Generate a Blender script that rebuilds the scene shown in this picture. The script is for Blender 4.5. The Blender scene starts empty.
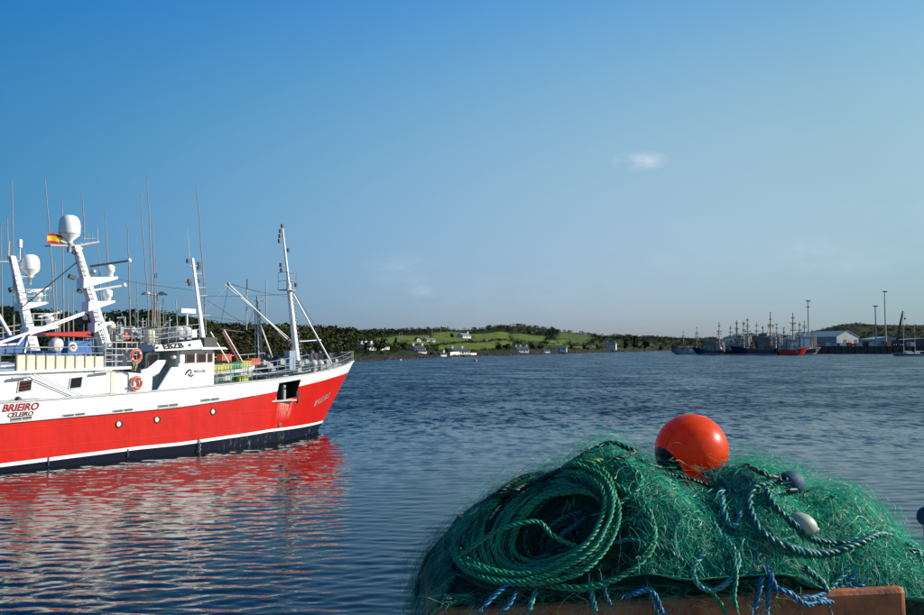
import bpy, math, random
import numpy as np
from mathutils import Vector, Matrix, noise as mnoise
random.seed(7); rng = np.random.default_rng(7)
SC = bpy.context.scene
COL = SC.collection
# ------------------------------------------------------------------ camera, sky, sun, exposure
EYE = 5.5
PITCH = math.atan(40 / 898)
cam = bpy.data.cameras.new('camera')
cam.lens = 898 / 924 * 36; cam.sensor_width = 36
cam.clip_start = 0.1; cam.clip_end = 20000
camo = bpy.data.objects.new('camera', cam); COL.objects.link(camo)
camo.location = (0, 0, EYE); camo.rotation_euler = (math.pi / 2 + PITCH, 0, 0)
SC.camera = camo

SUN_EL, SUN_AZ = math.radians(25.5), math.radians(86)      # azimuth from +Y towards +X
SUN = Vector((math.sin(SUN_AZ) * math.cos(SUN_EL), math.cos(SUN_AZ) * math.cos(SUN_EL), math.sin(SUN_EL)))
world = bpy.data.worlds.new('World'); SC.world = world; world.use_nodes = True
wt = world.node_tree; wt.nodes.clear()
def wn(t, **k):
    n = wt.nodes.new(t)
    for a, b in k.items(): setattr(n, a, b)
    return n
wout = wn('ShaderNodeOutputWorld'); wbg = wn('ShaderNodeBackground')
sky = wn('ShaderNodeTexSky', sky_type='NISHITA', sun_disc=False)
sky.sun_elevation = SUN_EL; sky.sun_rotation = SUN_AZ
sky.altitude = 0; sky.air_density = 1.0; sky.dust_density = 0.3; sky.ozone_density = 6.0
tc = wn('ShaderNodeTexCoord')
def vmath(op, a, b, c=None):
    n = wn('ShaderNodeVectorMath', operation=op)
    for i, s in enumerate((a, b, c)):
        if hasattr(s, 'is_output'): wt.links.new(s, n.inputs[i])
        elif s is not None: n.inputs[i].default_value = s
    return n
def wm(op, a, b=None, clamp=False):
    n = wn('ShaderNodeMath', operation=op, use_clamp=clamp)
    for i, s in enumerate((a, b)):
        if s is None: continue
        if hasattr(s, 'is_output'): wt.links.new(s, n.inputs[i])
        else: n.inputs[i].default_value = s
    return n.outputs[0]
# the day's air: clear deep blue away from the sun, pale blue haze low and towards it (smooth all round the sky)
dirn = vmath('NORMALIZE', tc.outputs['Generated'], None)
sd = wn('ShaderNodeVectorMath', operation='DOT_PRODUCT'); wt.links.new(dirn.outputs[0], sd.inputs[0]); sd.inputs[1].default_value = SUN
gg_ = wm('MINIMUM', wm('MAXIMUM', sd.outputs['Value'], -0.45), 0.5)
sxyz = wn('ShaderNodeSeparateXYZ'); wt.links.new(dirn.outputs[0], sxyz.inputs[0])
ee_ = wm('MINIMUM', wm('MAXIMUM', sxyz.outputs[2], 0.0), 0.38)
def comb(v):
    n = wn('ShaderNodeCombineXYZ')
    for i in range(3): wt.links.new(v, n.inputs[i])
    return n.outputs[0]
acc = vmath('MULTIPLY_ADD', comb(gg_), (1.459, .738, .325), (-.479, -.324, .114))
for v_, c_ in ((ee_, (8.11, 5.689, .471)), (wm('MULTIPLY', gg_, gg_), (-3.758, -1.928, -1.615)), (wm('MULTIPLY', ee_, ee_), (-22.774, -10.37, 2.135)), (wm('MULTIPLY', gg_, ee_), (6.398, 1.968, .71))):
    acc = vmath('MULTIPLY_ADD', comb(v_), c_, acc.outputs[0])
sp_ = wn('ShaderNodeSeparateXYZ'); wt.links.new(acc.outputs[0], sp_.inputs[0]); cb_ = wn('ShaderNodeCombineXYZ')
for i in range(3): wt.links.new(wm('EXPONENT', sp_.outputs[i]), cb_.inputs[i])
hsv = vmath('MULTIPLY', sky.outputs[0], cb_.outputs[0])
# thin real clouds: noise on the direction, kept to a few soft patches low in the sky
def pix(px, py):
    d = Vector((0, math.cos(PITCH), math.sin(PITCH))) + Vector((1, 0, 0)) * ((px - 462) / 898) - Vector((0, -math.sin(PITCH), math.cos(PITCH))) * ((py - 307.5) / 898)
    return d
ns = wn('ShaderNodeTexNoise'); ns.inputs['Scale'].default_value = 26; ns.inputs['Detail'].default_value = 7; ns.inputs['Roughness'].default_value = 0.6
mp = wn('ShaderNodeMapping'); mp.inputs['Scale'].default_value = (1, 1, 2.4)
wt.links.new(tc.outputs['Generated'], mp.inputs[0]); wt.links.new(mp.outputs[0], ns.inputs['Vector'])
cloud = None
for (cx_, cy_, rw, rh, amt) in [(640, 161, 30, 10, 1.3), (400, 270, 42, 22, 0.32), (424, 293, 14, 9, 0.5), (520, 300, 190, 34, 0.13), (805, 255, 30, 24, 0.28), (860, 262, 60, 16, 0.3), (700, 250, 220, 40, 0.10), (940, 215, 130, 45, 0.14)]:
    d = pix(cx_, cy_).normalized()
    sub = vmath('SUBTRACT', tc.outputs['Generated'], tuple(d))
    scl = vmath('MULTIPLY', sub.outputs[0], (898 / rw, 898 / rw, 898 / rh))
    ln = wn('ShaderNodeVectorMath', operation='LENGTH'); wt.links.new(scl.outputs[0], ln.inputs[0])
    m = wm('SUBTRACT', 1.0, ln.outputs['Value'], True)
    m = wm('MULTIPLY', wm('POWER', m, 0.8), amt)
    cloud = m if cloud is None else wm('ADD', cloud, m)
nz = wm('MULTIPLY', wm('SUBTRACT', ns.outputs['Fac'], 0.33), 3.0, True)
cloud = wm('MULTIPLY', cloud, nz, True)
mixc = wn('ShaderNodeMix', data_type='RGBA')
wt.links.new(cloud, mixc.inputs['Factor']); wt.links.new(hsv.outputs[0], mixc.inputs[6])
mixc.inputs[7].default_value = (5.6, 6.7, 8.0, 1)
wt.links.new(mixc.outputs[2], wbg.inputs['Color'])
wbg.inputs['Strength'].default_value = 0.0758
wt.links.new(wbg.outputs[0], wout.inputs[0])

sun = bpy.data.lights.new('sun', 'SUN'); sun.energy = 5.0; sun.angle = math.radians(0.5); sun.color = (1.0, 0.93, 0.82)
suno = bpy.data.objects.new('sun', sun); COL.objects.link(suno)
suno.rotation_euler = SUN.to_track_quat('Z', 'Y').to_euler(); suno.location = (30, 0, 40)
SC.view_settings.view_transform = 'Standard'; SC.view_settings.look = 'None'
SC.view_settings.exposure = 0.4; SC.view_settings.gamma = 1.0

# ------------------------------------------------------------------ helpers
def tag(o, label=None, cat=None, group=None, kind=None):
    if label: o['label'] = label
    if cat: o['category'] = cat
    if group: o['group'] = group
    if kind: o['kind'] = kind
    return o
def empty(name, loc=(0, 0, 0), rz=0, label=None, cat=None, group=None, parent=None):
    o = bpy.data.objects.new(name, None); COL.objects.link(o)
    o.location = loc; o.rotation_euler = (0, 0, rz); o.empty_display_size = 0.2
    if parent: o.parent = parent
    return tag(o, label, cat, group)
def mesh_np(name, V, F, mats, parent=None, mi=None, smooth=False):
    me = bpy.data.meshes.new(name)
    V = np.asarray(V, np.float32); F = np.asarray(F, np.int32); k = F.shape[1]
    me.vertices.add(len(V)); me.vertices.foreach_set('co', V.ravel())
    me.loops.add(F.size); me.loops.foreach_set('vertex_index', F.ravel())
    me.polygons.add(len(F)); me.polygons.foreach_set('loop_start', np.arange(0, F.size, k, dtype=np.int32))
    for m in (mats if isinstance(mats, (list, tuple)) else [mats]): me.materials.append(m)
    if mi is not None: me.polygons.foreach_set('material_index', np.asarray(mi, np.int32))
    me.polygons.foreach_set('use_smooth', np.full(len(F), smooth))
    me.update(calc_edges=True); me.validate()
    o = bpy.data.objects.new(name, me); COL.objects.link(o)
    if parent: o.parent = parent
    return o
class MB:
    def __init__(s): s.v = []; s.f = []; s.m = []; s.s = []
    def add(s, V, F, m=0, sm=False):
        b = len(s.v); s.v += [tuple(map(float, p)) for p in V]
        for f in F: s.f.append(tuple(b + int(i) for i in f)); s.m.append(m); s.s.append(sm)
        return s
    def box(s, c, d, m=0, rz=0, ry=0, rx=0):
        x, y, z = [q / 2 for q in d]
        V = [Vector((i * x, j * y, k * z)) for k in (-1, 1) for j in (-1, 1) for i in (-1, 1)]
        R = Matrix.Rotation(rz, 3, 'Z') @ Matrix.Rotation(ry, 3, 'Y') @ Matrix.Rotation(rx, 3, 'X')
        V = [R @ p + Vector(c) for p in V]
        return s.add(V, [(0, 2, 3, 1), (4, 5, 7, 6), (0, 1, 5, 4), (2, 6, 7, 3), (0, 4, 6, 2), (1, 3, 7, 5)], m)
    def bb(s, x0, x1, y0, y1, z0, z1, m=0):
        return s.box(((x0 + x1) / 2, (y0 + y1) / 2, (z0 + z1) / 2), (abs(x1 - x0), abs(y1 - y0), abs(z1 - z0)), m)
    def prism(s, P, y0, y1, m=0):          # P: (x,z) outline, extruded along y
        n = len(P); V = [(x, y0, z) for x, z in P] + [(x, y1, z) for x, z in P]
        F = [tuple(range(n)), tuple(range(2 * n - 1, n - 1, -1))] + [(i, i + n, (i + 1) % n + n, (i + 1) % n) for i in range(n)]
        return s.add(V, F, m)
    def tube(s, P, r, n=6, m=0, cap=True, closed=False):
        P = [Vector(p) for p in P]; k = len(P)
        rr = r if hasattr(r, '__len__') else [r] * k
        T = []
        for i in range(k):
            a = P[(i - 1) % k] if (closed or i > 0) else P[0]; b = P[(i + 1) % k] if (closed or i < k - 1) else P[-1]
            d = b - a; T.append(d.normalized() if d.length > 1e-9 else Vector((0, 0, 1)))
        ref = Vector((0, 0, 1)) if abs(T[0].z) < 0.9 else Vector((1, 0, 0))
        u = T[0].cross(ref).normalized(); V = []
        for i in range(k):
            u = u - T[i] * u.dot(T[i])
            u = u.normalized() if u.length > 1e-6 else T[i].orthogonal().normalized()
            w = T[i].cross(u)
            for j in range(n):
                a = 2 * math.pi * j / n; V.append(P[i] + (u * math.cos(a) + w * math.sin(a)) * rr[i])
        F = []
        for i in range(k if closed else k - 1):
            for j in range(n):
                i2 = (i + 1) % k; F.append((i * n + j, i * n + (j + 1) % n, i2 * n + (j + 1) % n, i2 * n + j))
        s.add(V, F, m, n > 4)
        if cap and not closed:
            s.add(V[:n], [tuple(range(n - 1, -1, -1))], m); s.add(V[-n:], [tuple(range(n))], m)
        return s
    def lathe(s, prof, c=(0, 0, 0), n=16, m=0, axis=None, mf=None):
        q = Vector((0, 0, 1)).rotation_difference(Vector(axis).normalized()) if axis else None
        V = []
        for r, z in prof:
            for j in range(n):
                a = 2 * math.pi * j / n; p = Vector((r * math.cos(a), r * math.sin(a), z))
                if q: p = q @ p
                V.append(p + Vector(c))
        for i in range(len(prof) - 1):
            s.add([], [], m)
        b = len(s.v); s.v += [tuple(p) for p in V]
        for i in range(len(prof) - 1):
            for j in range(n):
                s.f.append((b + i * n + j, b + i * n + (j + 1) % n, b + (i + 1) * n + (j + 1) % n, b + (i + 1) * n + j))
                s.m.append(m if mf is None else mf(i)); s.s.append(True)
        return s
    def ball(s, c, r, n=12, m=0, sz=1.0):
        return s.lathe([(max(1e-4, r * math.sin(math.pi * i / n)), -r * sz * math.cos(math.pi * i / n)) for i in range(n + 1)], c, n + 4, m)
    def build(s, name, mats, parent=None, loc=None):
        me = bpy.data.meshes.new(name); me.from_pydata(s.v, [], s.f)
        for m in (mats if isinstance(mats, (list, tuple)) else [mats]): me.materials.append(m)
        me.polygons.foreach_set('material_index', s.m); me.polygons.foreach_set('use_smooth', s.s)
        me.update()
        o = bpy.data.objects.new(name, me); COL.objects.link(o)
        if parent: o.parent = parent
        if loc: o.location = loc
        return o
def copy_tree(o, parent=None):
    c = o.copy(); COL.objects.link(c); c.parent = parent
    for ch in [x for x in bpy.data.objects if x.parent == o]: copy_tree(ch, c)
    return c
# ------------------------------------------------------------------ materials
def mat(name, col, rough=0.6, var=0.15, scale=3.0, metal=0.0, bump=0.0, stretch=(1, 1, 1), col2=None, spec=0.5, trans=0.0):
    m = bpy.data.materials.new(name); m.use_nodes = True; t = m.node_tree
    b = t.nodes['Principled BSDF']; b.inputs['Roughness'].default_value = rough; b.inputs['Metallic'].default_value = metal
    b.inputs['Specular IOR Level'].default_value = spec
    c = tuple(col) + (1,)
    tcn = t.nodes.new('ShaderNodeTexCoord'); mpn = t.nodes.new('ShaderNodeMapping'); mpn.inputs['Scale'].default_value = stretch
    t.links.new(tcn.outputs['Object'], mpn.inputs[0])
    n = t.nodes.new('ShaderNodeTexNoise'); n.inputs['Scale'].default_value = scale; n.inputs['Detail'].default_value = 6; n.inputs['Roughness'].default_value = 0.65
    t.links.new(mpn.outputs[0], n.inputs['Vector'])
    cr = t.nodes.new('ShaderNodeValToRGB'); cr.color_ramp.elements[0].position = 0.3; cr.color_ramp.elements[1].position = 0.7
    lo = tuple(x * (1 - var) for x in col) + (1,) if col2 is None else tuple(col2) + (1,)
    cr.color_ramp.elements[0].color = lo; cr.color_ramp.elements[1].color = tuple(min(1, x * (1 + var * 0.4)) for x in col) + (1,)
    t.links.new(n.outputs['Fac'], cr.inputs[0]); t.links.new(cr.outputs[0], b.inputs['Base Color'])
    if bump:
        bp = t.nodes.new('ShaderNodeBump'); bp.inputs['Strength'].default_value = bump; bp.inputs['Distance'].default_value = 0.02
        t.links.new(n.outputs['Fac'], bp.inputs['Height']); t.links.new(bp.outputs[0], b.inputs['Normal'])
    if trans:
        out = t.nodes['Material Output']; tr = t.nodes.new('ShaderNodeBsdfTranslucent'); mx = t.nodes.new('ShaderNodeMixShader')
        mx.inputs[0].default_value = trans; t.links.new(cr.outputs[0], tr.inputs[0])
        t.links.new(b.outputs[0], mx.inputs[1]); t.links.new(tr.outputs[0], mx.inputs[2]); t.links.new(mx.outputs[0], out.inputs[0])
    return m
M = {}
M['white'] = mat('white_paint', (0.80, 0.80, 0.78), 0.4, 0.10, 1.3, stretch=(1, 1, .35))
M['white_dirty'] = mat('worn_white_paint', (0.50, 0.50, 0.48), 0.5, 0.3, 4)
M['mastgrey'] = mat('grey_paint', (0.36, 0.37, 0.38), 0.5, 0.25, 5)
M['steel'] = mat('galvanised_steel', (0.28, 0.30, 0.32), 0.45, 0.25, 6, metal=0.4)
M['dark'] = mat('dark_paint', (0.03, 0.032, 0.035), 0.5, 0.3, 5)
M['black'] = mat('black_rubber', (0.012, 0.012, 0.013), 0.45, 0.2, 5)
M['glass'] = mat('dark_glass', (0.008, 0.01, 0.013), 0.08, 0.2, 2, spec=0.45)
M['redbrown'] = mat('red_brown_paint', (0.22, 0.05, 0.035), 0.5, 0.2, 5)
M['orange'] = mat('orange_plastic', (0.62, 0.10, 0.045), 0.4, 0.15, 8)
M['cream'] = mat('cream_panel', (0.66, 0.61, 0.48), 0.6, 0.2, 3)
M['blue'] = mat('blue_paint', (0.035, 0.13, 0.36), 0.45, 0.2, 2)
M['bluegrey'] = mat('blue_grey_paint_and_shade', (0.22, 0.32, 0.40), 0.5, 0.2, 3)  # paint; on aft fascia and passage wall it puts shade into the colour
M['shadegreen'] = mat('shade_green_white', (0.50, 0.58, 0.53), 0.5, 0.15, 3)  # white aft faces of the wheelhouse, greenish shade put into the colour
M['deck'] = mat('green_deck_paint', (0.10, 0.16, 0.13), 0.7, 0.35, 3)
M['red'] = mat('red_paint', (0.46, 0.008, 0.005), 0.38, 0.16, 2.2, stretch=(1, 1, .3))
M['redtext'] = mat('red_lettering', (0.45, 0.012, 0.03), 0.5, 0.1, 4)
M['darktext'] = mat('maroon_lettering', (0.13, 0.015, 0.03), 0.5, 0.1, 4)
M['yellow'] = mat('yellow_plastic', (0.46, 0.45, 0.09), 0.5, 0.2, 5)
M['green'] = mat('green_plastic', (0.025, 0.24, 0.10), 0.5, 0.2, 5)
M['brown'] = mat('brown_netting', (0.13, 0.06, 0.025), 0.9, 0.5, 14, bump=0.6)
M['wire'] = mat('rigging_wire', (0.16, 0.16, 0.16), 0.5, 0.2, 4, metal=0.5)
M['pole'] = mat('weathered_pole', (0.30, 0.25, 0.20), 0.7, 0.3, 4)

def hull_mat():
    m = bpy.data.materials.new('red_hull_paint'); m.use_nodes = True; t = m.node_tree; b = t.nodes['Principled BSDF']
    b.inputs['Roughness'].default_value = 0.45; b.inputs['Specular IOR Level'].default_value = .22
    tcn = t.nodes.new('ShaderNodeTexCoord')
    def noi(sc, st, det=6):
        mpn = t.nodes.new('ShaderNodeMapping'); mpn.inputs['Scale'].default_value = st; t.links.new(tcn.outputs['Object'], mpn.inputs[0])
        n = t.nodes.new('ShaderNodeTexNoise'); n.inputs['Scale'].default_value = sc; n.inputs['Detail'].default_value = det; n.inputs['Roughness'].default_value = 0.7
        t.links.new(mpn.outputs[0], n.inputs['Vector']); return n.outputs['Fac']
    def ramp(f, a, c, p0, p1):
        r = t.nodes.new('ShaderNodeValToRGB'); r.color_ramp.elements[0].position = p0; r.color_ramp.elements[1].position = p1
        r.color_ramp.elements[0].color = a; r.color_ramp.elements[1].color = c; t.links.new(f, r.inputs[0]); return r.outputs[0]
    base = ramp(noi(0.9, (1, 1, .25)), (0.44, 0.008, 0.004, 1), (0.58, 0.012, 0.006, 1), .3, .7)
    streak = ramp(noi(3.2, (1, 1, .05)), (0, 0, 0, 1), (1, 1, 1, 1), .58, .76)
    mx = t.nodes.new('ShaderNodeMix'); mx.data_type = 'RGBA'; mx.inputs[7].default_value = (0.34, 0.05, 0.03, 1)
    ml = t.nodes.new('ShaderNodeMath'); ml.operation = 'MULTIPLY'; ml.inputs[1].default_value = .6
    t.links.new(streak, ml.inputs[0]); t.links.new(ml.outputs[0], mx.inputs[0]); t.links.new(base, mx.inputs[6])
    # rust and lime washing down below the side hatch (x -6.3..-4.7, z under 2.45)
    sx = t.nodes.new('ShaderNodeSeparateXYZ'); t.links.new(tcn.outputs['Object'], sx.inputs[0])
    def mr(src, a, c):
        n = t.nodes.new('ShaderNodeMapRange'); n.inputs['From Min'].default_value = a; n.inputs['From Max'].default_value = c; t.links.new(src, n.inputs['Value']); return n.outputs[0]
    def mul(p, q):
        n = t.nodes.new('ShaderNodeMath'); n.operation = 'MULTIPLY'; t.links.new(p, n.inputs[0]); t.links.new(q, n.inputs[1]); return n.outputs[0]
    k = mul(mul(mr(sx.outputs[0], -6.2, -5.7), mr(sx.outputs[0], -4.7, -5.0)), mr(sx.outputs[2], 1.2, 2.4))
    k = mul(k, ramp(noi(6, (1, 1, .08)), (0, 0, 0, 1), (1, 1, 1, 1), .42, .62))
    mx2 = t.nodes.new('ShaderNodeMix'); mx2.data_type = 'RGBA'; mx2.inputs[7].default_value = (0.62, 0.45, 0.36, 1)
    t.links.new(k, mx2.inputs[0]); t.links.new(mx.outputs[2], mx2.inputs[6]); t.links.new(mx2.outputs[2], b.inputs['Base Color'])
    bp = t.nodes.new('ShaderNodeBump'); bp.inputs['Strength'].default_value = .5; bp.inputs['Distance'].default_value = .06
    bk = t.nodes.new('ShaderNodeTexBrick'); bk.inputs['Scale'].default_value = 1; bk.inputs['Brick Width'].default_value = 2.6; bk.inputs['Row Height'].default_value = .95; bk.inputs['Mortar Size'].default_value = .016; bk.inputs['Mortar Smooth'].default_value = .6
    cbx = t.nodes.new('ShaderNodeCombineXYZ'); t.links.new(sx.outputs[0], cbx.inputs[0]); t.links.new(sx.outputs[2], cbx.inputs[1]); t.links.new(cbx.outputs[0], bk.inputs['Vector'])
    hm = t.nodes.new('ShaderNodeMath'); hm.operation = 'MULTIPLY_ADD'; hm.inputs[1].default_value = .22; t.links.new(bk.outputs['Fac'], hm.inputs[0]); t.links.new(noi(0.9, (1, 1, .7), 2), hm.inputs[2])
    t.links.new(hm.outputs[0], bp.inputs['Height']); t.links.new(bp.outputs[0], b.inputs['Normal'])
    return m
def boot_mat():
    m = bpy.data.materials.new('navy_boot_topping'); m.use_nodes = True; t = m.node_tree; b = t.nodes['Principled BSDF']
    b.inputs['Roughness'].default_value = 0.6; b.inputs['Specular IOR Level'].default_value = .2
    tcn = t.nodes.new('ShaderNodeTexCoord'); sx = t.nodes.new('ShaderNodeSeparateXYZ'); t.links.new(tcn.outputs['Object'], sx.inputs[0])
    mpn = t.nodes.new('ShaderNodeMapping'); mpn.inputs['Scale'].default_value = (1, 1, .25); t.links.new(tcn.outputs['Object'], mpn.inputs[0])
    n = t.nodes.new('ShaderNodeTexNoise'); n.inputs['Scale'].default_value = 5; n.inputs['Detail'].default_value = 8; n.inputs['Roughness'].default_value = .8
    t.links.new(mpn.outputs[0], n.inputs['Vector'])
    r = t.nodes.new('ShaderNodeMapRange'); r.inputs['From Min'].default_value = .57; r.inputs['From Max'].default_value = .72; t.links.new(n.outputs['Fac'], r.inputs['Value'])
    g = t.nodes.new('ShaderNodeMapRange'); g.inputs['From Min'].default_value = -12; g.inputs['From Max'].default_value = -8; t.links.new(sx.outputs[0], g.inputs['Value'])
    mu = t.nodes.new('ShaderNodeMath'); mu.operation = 'MULTIPLY'; t.links.new(r.outputs[0], mu.inputs[0]); t.links.new(g.outputs[0], mu.inputs[1])
    mx = t.nodes.new('ShaderNodeMix'); mx.data_type = 'RGBA'; mx.inputs[6].default_value = (0.002, 0.005, 0.018, 1); mx.inputs[7].default_value = (0.30, 0.34, 0.35, 1)
    t.links.new(mu.outputs[0], mx.inputs[0]); t.links.new(mx.outputs[2], b.inputs['Base Color'])
    return m
M['hullred'] = hull_mat(); M['boot'] = boot_mat()

def text_mesh(body, size, m, parent, loc, rot, name='lettering', shear=0.0, width=None, depth=0.006, bold=0.0):
    cu = bpy.data.curves.new('t', 'FONT'); cu.body = body; cu.size = size; cu.extrude = depth; cu.align_x = 'CENTER'; cu.align_y = 'CENTER'; cu.shear = max(-1, min(1, shear)); cu.bevel_depth = bold * size; cu.bevel_resolution = 0
    to = bpy.data.objects.new('t', cu); COL.objects.link(to)
    bpy.context.view_layer.update()
    dg = bpy.context.evaluated_depsgraph_get(); me = bpy.data.meshes.new_from_object(to.evaluated_get(dg))
    if width:
        xs = [v.co.x for v in me.vertices]; k = width / (max(xs) - min(xs))
        for v in me.vertices: v.co.x *= k
    COL.objects.unlink(to); bpy.data.objects.remove(to); bpy.data.curves.remove(cu)
    me.materials.clear(); me.materials.append(m); me.name = name
    o = bpy.data.objects.new(name, me); COL.objects.link(o); o.parent = parent; o.location = loc; o.rotation_euler = rot
    return o

# rays through the photograph, used to measure where things stand
def on_z(px, py, z):
    d = pix(px, py); s = (z - EYE) / d.z; return Vector((0, 0, EYE)) + d * s
def at_y(px, py, Y):
    d = pix(px, py); return Vector((0, 0, EYE)) + d * (Y / d.y)
# ------------------------------------------------------------------ water
def build_water():
    NR = 500
    dep = np.linspace(0.31, 0.030, NR); r = EYE / dep
    r = np.concatenate([[2.0, 8.0, 13.0], r, np.geomspace(EYE / .030, 9000, 44)[1:]])
    az = np.radians(np.concatenate([np.linspace(-100, -36, 20)[:-1], np.linspace(-36, 36, 620), np.linspace(36, 100, 20)[1:]]))
    Rr, A = np.meshgrid(r, az, indexing='ij')
    X = Rr * np.sin(A); Y = Rr * np.cos(A) ; Z = np.zeros_like(X)
    k = 72
    lam = np.geomspace(0.22, 5.0, k); th = rng.normal(0.12, 0.42, k); ph = rng.uniform(0, 6.28, k)
    wgt = np.exp(-((np.log(lam) - np.log(.62)) / 0.8) ** 2)
    sl = wgt / np.sqrt((wgt ** 2).sum() / 2) * WAVE_SLOPE
    fade = 1 - np.clip((Rr - 95) / 80, 0, 1)
    gust = 0.75 + 0.45 * np.sin(X * .11 + 1.3 * np.sin(Y * .05)) * np.sin(Y * .07 + 2)
    for i in range(k):
        kk = 2 * math.pi / lam[i]; lf = np.clip((lam[i] / (Rr * Rr / (EYE * 995)) - .9) / .4, 0, 1)
        phs = kk * (X * math.sin(th[i]) + Y * math.cos(th[i])) + ph[i]
        Z += lf * sl[i] / kk * (np.sin(phs) + 0.18 * np.cos(2 * phs))
    Z *= fade * gust
    V = np.stack([X, Y, Z], -1).reshape(-1, 3); nr, nc = X.shape
    I = np.arange(nr * nc).reshape(nr, nc)
    F = np.stack([I[:-1, :-1], I[:-1, 1:], I[1:, 1:], I[1:, :-1]], -1).reshape(-1, 4)[:, ::-1]
    m = bpy.data.materials.new('sea_water'); m.use_nodes = True; t = m.node_tree; b = t.nodes['Principled BSDF']
    b.inputs['Base Color'].default_value = (0.0003, 0.002, 0.006, 1); b.inputs['Roughness'].default_value = 0.03; b.inputs['IOR'].default_value = 1.33
    tcn = t.nodes.new('ShaderNodeTexCoord')
    def noi(sc, st, det):
        mpn = t.nodes.new('ShaderNodeMapping'); mpn.inputs['Scale'].default_value = st; mpn.inputs['Rotation'].default_value = (0, 0, .08); t.links.new(tcn.outputs['Object'], mpn.inputs[0])
        n = t.nodes.new('ShaderNodeTexNoise'); n.inputs['Scale'].default_value = sc; n.inputs['Detail'].default_value = det; n.inputs['Roughness'].default_value = .55
        t.links.new(mpn.outputs[0], n.inputs['Vector']); return n.outputs['Fac']
    def mth(op, p, q):
        n = t.nodes.new('ShaderNodeMath'); n.operation = op
        for i, s_ in enumerate((p, q)):
            if hasattr(s_, 'is_output'): t.links.new(s_, n.inputs[i])
            else: n.inputs[i].default_value = s_
        return n.outputs[0]
    ln = t.nodes.new('ShaderNodeVectorMath'); ln.operation = 'LENGTH'; t.links.new(tcn.outputs['Object'], ln.inputs[0])
    far = t.nodes.new('ShaderNodeMapRange'); far.inputs['From Min'].default_value = 25; far.inputs['From Max'].default_value = 82; t.links.new(ln.outputs['Value'], far.inputs['Value'])
    gustn = noi(0.10, (.7, 1, 1), 9)
    gr = t.nodes.new('ShaderNodeMapRange'); gr.inputs['From Min'].default_value = .33; gr.inputs['From Max'].default_value = .67; gr.inputs['To Min'].default_value = .5; gr.inputs['To Max'].default_value = 1.3; t.links.new(gustn, gr.inputs['Value'])
    hn = mth('MULTIPLY', noi(3.4, (.5, 1, 1), 4), NEAR_H)
    bp = t.nodes.new('ShaderNodeBump'); bp.inputs['Strength'].default_value = 1; bp.inputs['Distance'].default_value = 1
    t.links.new(hn, bp.inputs['Height'])
    # beyond the modelled waves: wavelets too far off to model, as a spread of slopes
    def noic(sc, st, det):
        mpn = t.nodes.new('ShaderNodeMapping'); mpn.inputs['Scale'].default_value = st; mpn.inputs['Rotation'].default_value = (0, 0, .08); t.links.new(tcn.outputs['Object'], mpn.inputs[0])
        n = t.nodes.new('ShaderNodeTexNoise'); n.inputs['Scale'].default_value = sc; n.inputs['Detail'].default_value = det; n.inputs['Roughness'].default_value = .6
        t.links.new(mpn.outputs[0], n.inputs['Vector']); return n.outputs['Color']
    # unresolved chop far out: a rough surface, calmer in the slicks
    t.links.new(mth('ADD', mth('MULTIPLY', mth('MULTIPLY', mth('POWER', far.outputs[0], 2.2), gr.outputs[0]), FAR_ROUGH), .03), b.inputs['Roughness'])
    sub = t.nodes.new('ShaderNodeVectorMath'); sub.operation = 'SUBTRACT'; t.links.new(noic(1.35, (1, .6, 1), 4), sub.inputs[0]); sub.inputs[1].default_value = (.5, .5 + FAR_BIAS, .5)
    amp = mth('MULTIPLY', mth('MULTIPLY', mth('POWER', far.outputs[0], 1.5), gr.outputs[0]), FAR_K)
    cmb = t.nodes.new('ShaderNodeCombineXYZ'); t.links.new(mth('MULTIPLY', amp, .6), cmb.inputs[0]); t.links.new(amp, cmb.inputs[1])
    mu = t.nodes.new('ShaderNodeVectorMath'); mu.operation = 'MULTIPLY_ADD'; t.links.new(sub.outputs[0], mu.inputs[0]); t.links.new(cmb.outputs[0], mu.inputs[1]); t.links.new(bp.outputs[0], mu.inputs[2])
    nrm = t.nodes.new('ShaderNodeVectorMath'); nrm.operation = 'NORMALIZE'; t.links.new(mu.outputs[0], nrm.inputs[0]); t.links.new(nrm.outputs[0], b.inputs['Normal'])
    o = mesh_np('water', V, F, m, smooth=True); o['kind'] = 'structure'
WAVE_SLOPE = 0.088; FAR_K = 1.7; FAR_BIAS = .07; NEAR_H = 0.006; FAR_ROUGH = .26
build_water()

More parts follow.
